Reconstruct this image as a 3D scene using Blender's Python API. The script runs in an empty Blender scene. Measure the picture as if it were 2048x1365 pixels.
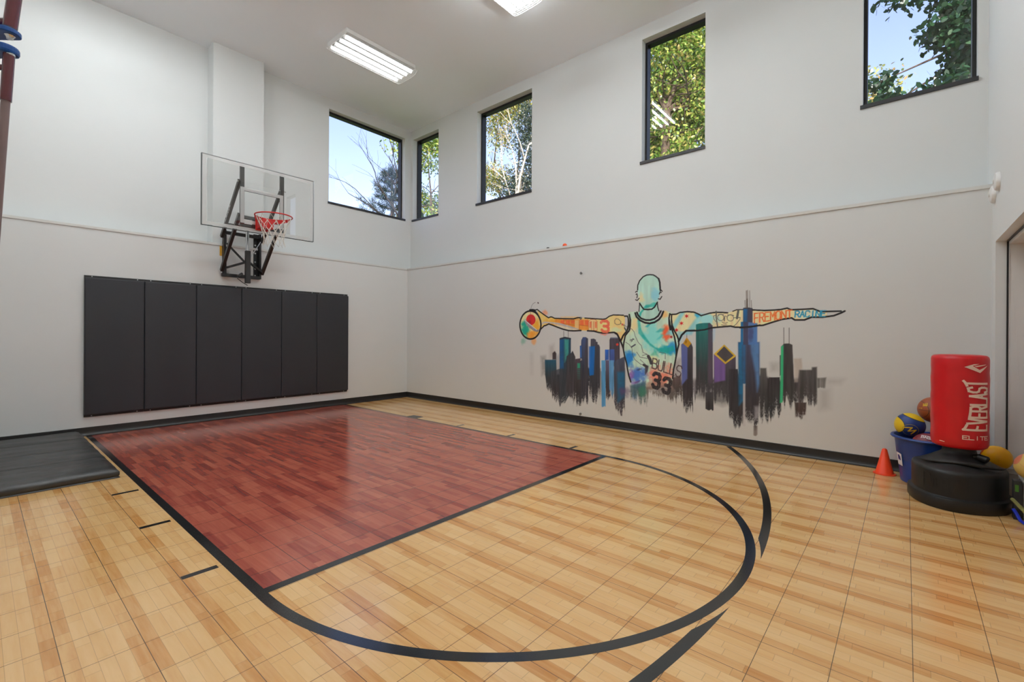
import bpy, bmesh, math, random
import numpy as np
from mathutils import Vector, Matrix
random.seed(7); RNG=np.random.default_rng(11)
sc=bpy.context.scene; COL=sc.collection
PI=math.pi
def lin(c):
    c=c/255.0
    return c/12.92 if c<=.04045 else ((c+.055)/1.055)**2.4
def rgb(r,g,b): return (lin(r),lin(g),lin(b),1.0)
# ------------------------------------------------------------------ materials
class NT:
    def __init__(s,name):
        s.m=bpy.data.materials.new(name); s.m.use_nodes=True; s.t=s.m.node_tree
        s.b=s.t.nodes['Principled BSDF']; s.out=s.t.nodes['Material Output']
    def n(s,ty,props=None,**ins):
        nd=s.t.nodes.new(ty)
        for k,v in (props or {}).items(): setattr(nd,k,v)
        for k,v in ins.items(): s.set(nd,k,v)
        return nd
    def set(s,nd,k,v):
        i=nd.inputs[int(k[1:])] if k[0]=='i' and k[1:].isdigit() else nd.inputs[k.replace('_',' ')]
        if isinstance(v,bpy.types.NodeSocket): s.t.links.new(v,i)
        elif isinstance(v,bpy.types.Node): s.t.links.new(v.outputs[0],i)
        else: i.default_value=v
    def ma(s,op,a,b=0.0,c=0.0,clamp=False):
        nd=s.n('ShaderNodeMath',{'operation':op,'use_clamp':clamp},i0=a,i1=b)
        if op in('MULTIPLY_ADD','COMPARE','SMOOTH_MIN'): s.set(nd,'i2',c)
        return nd.outputs[0]
    def mix(s,f,a,b,bt='MIX'):
        nd=s.n('ShaderNodeMix',{'data_type':'RGBA','blend_type':bt})
        s.set(nd,'i0',f); s.set(nd,'i6',a); s.set(nd,'i7',b); return nd.outputs[2]
    def ramp(s,f,els,interp='LINEAR'):
        nd=s.n('ShaderNodeValToRGB',None,i0=f); r=nd.color_ramp; r.interpolation=interp
        while len(r.elements)<len(els): r.elements.new(.5)
        for e,(p,c) in zip(r.elements,els): e.position=p; e.color=c
        return nd.outputs[0]
    def sep(s,v):
        nd=s.n('ShaderNodeSeparateXYZ',None,i0=v); return nd.outputs
    def pos(s): return s.n('ShaderNodeNewGeometry').outputs['Position']
    def obj(s): return s.n('ShaderNodeTexCoord').outputs['Object']
    def noise(s,vec,scale,detail=2.0,rough=.5):
        nd=s.n('ShaderNodeTexNoise',None,Vector=vec,Scale=scale,Detail=detail,Roughness=rough); return nd.outputs[0]
    def bump(s,h,strength,dist):
        nd=s.n('ShaderNodeBump',None,Strength=strength,Distance=dist,Height=h)
        s.t.links.new(nd.outputs[0],s.b.inputs['Normal'])
def simple(name,c,rough=.5,metal=0.0,var=.06,scale=8.0,bump=0.0,bscale=120.0,spec=.5,coat=0.0):
    t=NT(name); o=t.obj(); f=t.noise(o,scale,3.0)
    c=rgb(*c); lo=tuple(v*(1-var) for v in c[:3])+(1,); hi=tuple(min(1,v*(1+var)) for v in c[:3])+(1,)
    t.set(t.b,'Base_Color',t.ramp(f,[(.3,lo),(.7,hi)]))
    t.set(t.b,'Roughness',rough); t.set(t.b,'Metallic',metal); t.set(t.b,'Specular_IOR_Level',spec)
    if coat: t.set(t.b,'Coat_Weight',coat)
    if bump: t.bump(t.noise(o,bscale,3.0),bump,.002)
    return t.m
WALL=(219,221,220)
M={}
M['wall']=simple('wall_paint',WALL,.75,0,.008,1.2,.12,260,.3)
M['ceiling']=simple('ceiling_paint',(243,248,252),.85,0,.008,1.0,.1,200,.25)
M['trim']=simple('white_trim',(214,213,209),.5,0,.01)
M['door']=simple('door_white',(214,212,209),.45,0,.01)
M['base']=simple('black_rubber',(26,24,23),.42,0,.1,6)
M['frame']=simple('black_aluminium',(9,9,10),.45,0,.06)
M['sill']=simple('dark_sill',(36,36,39),.45,0,.06)
M['pad']=simple('charcoal_vinyl',(39,40,45),.5,0,.06,3,.25,420)
M['padflange']=simple('pad_backing_strip',(30,30,31),.5)
M['matv']=None
M['steel']=simple('black_steel',(40,38,37),.42,0,.12,10)
M['glosssteel']=simple('mount_steel',(26,25,26),.35,0,.1,10)
M['chrome']=simple('chrome',(205,206,208),.16,1.0,.02)
M['alu']=simple('aluminium',(176,178,180),.35,.9,.02)
M['zinc']=simple('zinc_bolt',(196,197,198),.3,.8,.05)
M['boardedge']=simple('dark_glass_edge',(88,91,90),.35,.3,.03)
M['red']=simple('rim_red',(190,24,20),.38,0,.06)
M['net']=simple('net_cord',(214,208,198),.8,0,.05)
M['yellow_sticker']=simple('yellow_sticker',(214,160,40),.5)
M['fixture']=simple('white_enamel',(232,232,230),.35,0,.01)
M['wire']=simple('white_wire',(236,236,234),.4,0,.01)
M['cone']=simple('orange_plastic',(255,72,22),.42,0,.03,8)
M['tub']=simple('blue_plastic',(22,60,134),.38,0,.06,5)
M['tubpurple']=simple('purple_blue_plastic',(62,58,140),.42,0,.06,5)
M['label']=simple('paper_label',(226,224,228),.6)
M['baseplastic']=simple('black_plastic',(21,21,21),.48,0,.08,4,.15,300)
M['bagred']=simple('red_vinyl',(196,10,22),.36,0,.06,5,.35,24)
M['bagprint']=simple('cream_print',(240,214,196),.5,0,.02)
M['maroon']=simple('maroon_enamel',(86,22,32),.25,0,.08,6,0,0,.5,.4)
M['greybar']=simple('grey_bar',(128,110,108),.4,.3,.06)
M['bluep']=simple('blue_enamel',(8,70,140),.3,0,.06)
M['white']=simple('white_plastic',(226,226,224),.4,0,.01)
M['orange']=simple('orange_ball',(232,84,36),.5)
M['dark']=simple('dark_rubber',(40,40,42),.5)
M['bluestrap']=simple('blue_strap',(14,44,190),.35)
M['olive']=simple('olive_grip',(120,116,62),.6)
M['greenlab']=simple('green_print',(70,120,40),.5)
M['greyplast']=simple('grey_frame',(150,146,138),.4)
def emis(name,c,st):
    t=NT(name); t.t.nodes.remove(t.b); e=t.n('ShaderNodeEmission',None,Color=c,Strength=st); t.t.links.new(e.outputs[0],t.out.inputs[0]); return t.m
TUBE=5.0; TUBEH=71.0
M['tube']=emis('lamp_tube',(.96,.985,1.0,1),TUBE); M['tubeh']=emis('high_output_lamp_tube',(.91,.966,.994,1),TUBEH)
def glass(name,tint,extra=0.0,ior=1.5):
    t=NT(name); t.t.nodes.remove(t.b)
    tr=t.n('ShaderNodeBsdfTransparent',None,Color=tint); gl=t.n('ShaderNodeBsdfGlossy',None,Roughness=0.0)
    fr=t.n('ShaderNodeFresnel',None,IOR=ior)
    bf=t.n('ShaderNodeNewGeometry').outputs['Backfacing']
    f=t.ma('MULTIPLY',t.ma('ADD',fr.outputs[0],extra,clamp=True),t.ma('SUBTRACT',1.0,bf))
    mx=t.n('ShaderNodeMixShader'); t.set(mx,'i0',f); t.set(mx,'i1',tr); t.set(mx,'i2',gl); t.t.links.new(mx.outputs[0],t.out.inputs[0]); return t.m
M['glass']=glass('window_glass',(.97,.985,1,1),.035)
M['boardglass']=glass('acrylic_board',(.965,.97,.965,1),.07)
def film(name,c,op):
    t=NT(name); tr=t.n('ShaderNodeBsdfTransparent'); mx=t.n('ShaderNodeMixShader',None,i0=op)
    t.set(t.b,'Base_Color',rgb(*c)); t.set(t.b,'Roughness',.35)
    t.t.links.new(tr.outputs[0],mx.inputs[1]); t.t.links.new(t.b.outputs[0],mx.inputs[2]); t.t.links.new(mx.outputs[0],t.out.inputs[0]); return t.m
M['border']=film('frosted_white_print',(206,206,204),.62)
M['binclear']=film('cloudy_clear_plastic',(205,204,200),.5)
# floor: 250 mm snap tiles printed with strips of maple
def floor_mat(name,ramp,dark=False,seam=(.035,.02,.012,1),RND=.3,EDG=.36,SEG=.2505):
    t=NT(name); P=t.pos(); x,y,z=t.sep(P)
    T=.2505
    v=t.ma('DIVIDE',t.ma('SUBTRACT',y,.0495),T); u=t.ma('DIVIDE',t.ma('SUBTRACT',x,.0195),T)
    fv=t.ma('FRACT',v); fu=t.ma('FRACT',u)
    dv=t.ma('MINIMUM',fv,t.ma('SUBTRACT',1.0,fv)); du=t.ma('MINIMUM',fu,t.ma('SUBTRACT',1.0,fu))
    d=t.ma('MINIMUM',dv,du)
    seamm=t.ma('LESS_THAN',d,.0058)
    row=t.ma('FLOOR',t.ma('MULTIPLY',v,5.0)); rr=t.n('ShaderNodeTexWhiteNoise',{'noise_dimensions':'1D'},W=row).outputs[0]
    xs=t.ma('ADD',t.ma('DIVIDE',x,SEG),t.ma('MULTIPLY',rr,7.0)); seg=t.ma('FLOOR',xs)
    comb=t.n('ShaderNodeCombineXYZ',None,i0=row,i1=seg,i2=3.0); wn=t.n('ShaderNodeTexWhiteNoise',{'noise_dimensions':'3D'},Vector=comb.outputs[0]).outputs[0]
    if dark:
        col=t.n('ShaderNodeRGB'); col.outputs[0].default_value=ramp[0][1]; c=col.outputs[0]
    else:
        edge=t.ma('GREATER_THAN',t.ma('ABSOLUTE',t.ma('SUBTRACT',fv,.5)),.3)
        lf=t.noise(t.n('ShaderNodeVectorMath',{'operation':'MULTIPLY'},i0=P,i1=(1.6,22.0,1.0)).outputs[0],1.0,2.0)
        val=t.ma('ADD',t.ma('MULTIPLY',wn,RND),t.ma('MULTIPLY',edge,EDG)); val=t.ma('ADD',val,t.ma('MULTIPLY',t.ma('SUBTRACT',lf,.42),.5))
        gv=t.n('ShaderNodeVectorMath',{'operation':'MULTIPLY'},i0=P,i1=(5.0,60.0,1.0)).outputs[0]
        off=t.n('ShaderNodeCombineXYZ',None,i0=t.ma('MULTIPLY',wn,40.0),i1=t.ma('MULTIPLY',row,3.1),i2=0.0)
        gv=t.n('ShaderNodeVectorMath',{'operation':'ADD'},i0=gv,i1=off.outputs[0]).outputs[0]
        gr=t.noise(gv,1.0,5.0,.6)
        val=t.ma('ADD',val,t.ma('MULTIPLY',t.ma('SUBTRACT',gr,.5),.55),clamp=True)
        c=t.ramp(val,ramp)
        # strip edges and butt joints
        fr=t.ma('FRACT',t.ma('MULTIPLY',v,5.0)); e1=t.ma('MINIMUM',fr,t.ma('SUBTRACT',1.0,fr))
        fx=t.ma('FRACT',xs); e2=t.ma('MINIMUM',fx,t.ma('SUBTRACT',1.0,fx))
        joint=t.ma('MAXIMUM',t.ma('LESS_THAN',e1,.02),t.ma('LESS_THAN',e2,.006))
        c=t.mix(t.ma('MULTIPLY',joint,.3),c,(.16,.085,.035,1))
    c=t.mix(t.ma('MULTIPLY',seamm,.85),c,seam)
    t.set(t.b,'Base_Color',c); t.set(t.b,'Roughness',.13); t.set(t.b,'Specular_IOR_Level',.75)
    # embossed cross-hatch of the plastic tile plus the tile grooves
    s1=t.ma('SINE',t.ma('MULTIPLY',t.ma('ADD',x,y),900.0)); s2=t.ma('SINE',t.ma('MULTIPLY',t.ma('SUBTRACT',x,y),900.0))
    warp=t.noise(P,3.0,2.0)
    h=t.ma('ADD',t.ma('MULTIPLY',t.ma('MULTIPLY',s1,s2),.35),t.ma('MULTIPLY',warp,.9))
    h=t.ma('SUBTRACT',h,t.ma('MULTIPLY',seamm,3.0))
    t.bump(h,.07,.0011)
    return t.m
MAPLE=[(0.0,rgb(234,192,134)),(.35,rgb(226,178,116)),(.6,rgb(212,156,92)),(.85,rgb(194,130,66)),(1.0,rgb(172,108,48))]
REDW=[(0.0,rgb(186,102,80)),(.35,rgb(168,83,66)),(.65,rgb(142,60,51)),(1.0,rgb(108,39,34))]
BLKL=[(0,rgb(20,19,19))]
M['maple']=floor_mat('maple_tile',MAPLE)
M['redwood']=floor_mat('red_tile',REDW,False,(.03,.01,.009,1),.5,.12,.36)
M['line']=floor_mat('black_line_tile',BLKL,True,(.004,.004,.004,1))
def mat_vinyl():
    t=NT('wrinkled_black_vinyl'); o=t.obj()
    v=t.n('ShaderNodeVectorMath',{'operation':'MULTIPLY'},i0=o,i1=(3.2,.8,1.0)).outputs[0]
    w=t.noise(v,1.6,3.0); w2=t.noise(o,160.0,2.0)
    t.set(t.b,'Base_Color',t.ramp(w,[(.3,rgb(44,44,44)),(.7,rgb(56,56,55))])); t.set(t.b,'Roughness',.4)
    t.bump(t.ma('ADD',t.ma('MULTIPLY',w,12.0),t.ma('MULTIPLY',w2,.25)),.5,.003); return t.m
M['matv']=mat_vinyl()
# ------------------------------------------------------------------ mesh builder
class MB:
    def __init__(s): s.v=[]; s.f=[]; s.mi=[]
    def add(s,vs,fs,mi=0):
        o=len(s.v); s.v+= [tuple(p) for p in vs]; s.f+=[tuple(i+o for i in f) for f in fs]; s.mi+=[mi]*len(fs); return s
    def box(s,a,b,mi=0):
        x0,y0,z0=a; x1,y1,z1=b
        return s.add([(x0,y0,z0),(x1,y0,z0),(x1,y1,z0),(x0,y1,z0),(x0,y0,z1),(x1,y0,z1),(x1,y1,z1),(x0,y1,z1)],
          [(0,3,2,1),(4,5,6,7),(0,1,5,4),(1,2,6,5),(2,3,7,6),(3,0,4,7)],mi)
    def bar(s,p,q,w,h,up=(0,0,1),mi=0):
        p=Vector(p);q=Vector(q);d=(q-p).normalized();u=Vector(up)
        if abs(d.dot(u))>.98: u=Vector((1,0,0))
        r=d.cross(u).normalized();u=r.cross(d).normalized()
        vs=[]
        for c in (p,q):
            for a,b in ((-1,-1),(1,-1),(1,1),(-1,1)): vs.append(c+r*(a*w/2)+u*(b*h/2))
        return s.add(vs,[(0,1,2,3),(7,6,5,4),(0,4,5,1),(1,5,6,2),(2,6,7,3),(3,7,4,0)],mi)
    def tube(s,pts,r,n=10,closed=False,caps=True,mi=0):
        pts=[Vector(p) for p in pts]; m=len(pts); rs=r if isinstance(r,(list,tuple)) else [r]*m
        prev=None; rings=[]
        for i in range(m):
            if closed: d=pts[(i+1)%m]-pts[i-1]
            else: d=pts[min(i+1,m-1)]-pts[max(i-1,0)]
            d.normalize()
            if prev is None:
                a=Vector((0,0,1)) if abs(d.z)<.9 else Vector((1,0,0)); prev=d.cross(a).normalized()
            u=(prev-d*prev.dot(d)).normalized(); prev=u; w=d.cross(u)
            rings.append([pts[i]+(u*math.cos(2*PI*k/n)+w*math.sin(2*PI*k/n))*rs[i] for k in range(n)])
        vs=[p for R in rings for p in R]; fs=[]
        for i in range(m if closed else m-1):
            j=(i+1)%m
            for k in range(n):
                l=(k+1)%n; fs.append((i*n+k,i*n+l,j*n+l,j*n+k))
        if caps and not closed: fs.append(tuple(range(n-1,-1,-1))); fs.append(tuple((m-1)*n+k for k in range(n)))
        return s.add(vs,fs,mi)
    def lathe(s,prof,c=(0,0,0),n=32,mi=0,axis='z'):
        vs=[];fs=[];m=len(prof)
        for r,z in prof:
            for k in range(n):
                a=2*PI*k/n; p=(r*math.cos(a),r*math.sin(a),z)
                if axis=='x': p=(p[2],p[0],p[1])
                if axis=='y': p=(p[1],p[2],p[0])
                vs.append((c[0]+p[0],c[1]+p[1],c[2]+p[2]))
        for i in range(m-1):
            for k in range(n):
                l=(k+1)%n; fs.append((i*n+k,i*n+l,(i+1)*n+l,(i+1)*n+k))
        if prof[0][0]>1e-6: fs.append(tuple(range(n-1,-1,-1)))
        if prof[-1][0]>1e-6: fs.append(tuple((m-1)*n+k for k in range(n)))
        return s.add(vs,fs,mi)
    def loft(s,rings,cap0=True,cap1=True,mi=0):
        n=len(rings[0]); vs=[p for R in rings for p in R]; fs=[]
        for i in range(len(rings)-1):
            for k in range(n):
                l=(k+1)%n; fs.append((i*n+k,i*n+l,(i+1)*n+l,(i+1)*n+k))
        if cap0: fs.append(tuple(range(n-1,-1,-1)))
        if cap1: fs.append(tuple((len(rings)-1)*n+k for k in range(n)))
        return s.add(vs,fs,mi)
    def build(s,name,mat,parent=None,smooth=False,bevel=0.0,seg=2,angle=35):
        me=bpy.data.meshes.new(name); me.from_pydata(s.v,[],s.f)
        bm=bmesh.new(); bm.from_mesh(me); bmesh.ops.remove_doubles(bm,verts=bm.verts,dist=1e-6); bmesh.ops.recalc_face_normals(bm,faces=bm.faces); bm.to_mesh(me); bm.free()
        for mm in (mat if isinstance(mat,(list,tuple)) else [mat]): me.materials.append(M[mm] if isinstance(mm,str) else mm)
        if len(set(s.mi))>1 and len(me.polygons)==len(s.mi):
            for p,i in zip(me.polygons,s.mi): p.material_index=i
        o=bpy.data.objects.new(name,me); COL.objects.link(o)
        if smooth:
            me.shade_smooth()
            try: me.set_sharp_from_angle(angle=math.radians(angle))
            except Exception: pass
        if bevel:
            b=o.modifiers.new('bevel','BEVEL'); b.width=bevel; b.segments=seg; b.limit_method='ANGLE'; b.angle_limit=math.radians(40)
        if parent: put(o,parent)
        return o
def put(o,parent):
    o.parent=parent; o.matrix_parent_inverse=Matrix.Translation(parent.matrix_world.translation).inverted() if parent.type=='EMPTY' else Matrix()
def tag(o,label=None,cat=None,group=None,kind=None):
    for k,v in (('label',label),('category',cat),('group',group),('kind',kind)):
        if v: o[k]=v
    return o
def thing(name,loc,label,cat,group=None,kind=None):
    o=bpy.data.objects.new(name,None); COL.objects.link(o); o.location=loc; o.empty_display_size=.1
    o.matrix_world=Matrix.Translation(loc)
    return tag(o,label,cat,group,kind)
def struct(o): o['kind']='structure'; return o
def npmesh(name,V,F,mat,parent=None):
    me=bpy.data.meshes.new(name); V=np.asarray(V,np.float32); F=np.asarray(F,np.int32); k=F.shape[1]
    me.vertices.add(len(V)); me.vertices.foreach_set('co',V.ravel()); me.loops.add(F.size); me.loops.foreach_set('vertex_index',F.ravel())
    me.polygons.add(len(F)); me.polygons.foreach_set('loop_start',np.arange(0,F.size,k,dtype=np.int32)); me.update(calc_edges=True); me.validate()
    me.materials.append(mat); o=bpy.data.objects.new(name,me); COL.objects.link(o)
    if parent: put(o,parent)
    return o
# block letters as strokes in a unit box (x right, y up)
GL={'A':['00 .5,1 1,0','.2,.38 .8,.38'],'B':['0,0 0,1 .75,1 .95,.85 .95,.65 .75,.53 0,.53','.75,.53 1,.38 1,.14 .8,0 0,0'],'C':['1,.8 .8,1 .2,1 0,.8 0,.2 .2,0 .8,0 1,.2'],
'E':['1,1 0,1 0,0 1,0','0,.52 .75,.52'],'F':['1,1 0,1 0,0','0,.52 .75,.52'],'G':['1,.8 .8,1 .2,1 0,.8 0,.2 .2,0 .8,0 1,.2 1,.48 .6,.48'],'I':['.5,0 .5,1'],'K':['0,0 0,1','1,1 .05,.45','.3,.6 1,0'],'L':['0,1 0,0 1,0'],
'M':['0,0 0,1 .5,.4 1,1 1,0'],'N':['0,0 0,1 1,0 1,1'],'O':['.2,0 0,.2 0,.8 .2,1 .8,1 1,.8 1,.2 .8,0 .2,0'],'R':['0,0 0,1 .75,1 1,.85 1,.65 .75,.5 0,.5','.5,.5 1,0'],
'S':['1,.82 .8,1 .2,1 0,.82 0,.65 .2,.53 .8,.47 1,.35 1,.18 .8,0 .2,0 0,.18'],'T':['0,1 1,1','.5,1 .5,0'],'U':['0,1 0,.2 .2,0 .8,0 1,.2 1,1'],'V':['0,1 .5,0 1,1'],
'3':['0,.85 .2,1 .8,1 1,.85 1,.65 .75,.52 .35,.52','.75,.52 1,.38 1,.15 .8,0 .2,0 0,.15'],'4':['.75,0 .75,1 0,.35 1,.35']}
def glyph(ch):
    out=[]
    for s in GL[ch]:
        s=s.replace('00 ','0,0 '); out.append([tuple(float(q) for q in p.split(',')) for p in s.split()])
    return out
def text_strokes(txt,gap=.28):
    n=len(txt); w=1.0/(n+(n-1)*gap); out=[]
    for i,ch in enumerate(txt):
        for st in glyph(ch): out.append([((i*(1+gap)+x)*w,y) for x,y in st])
    return out
SKY,SUN,EXPOSURE=.42,9.0,0.0
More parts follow.
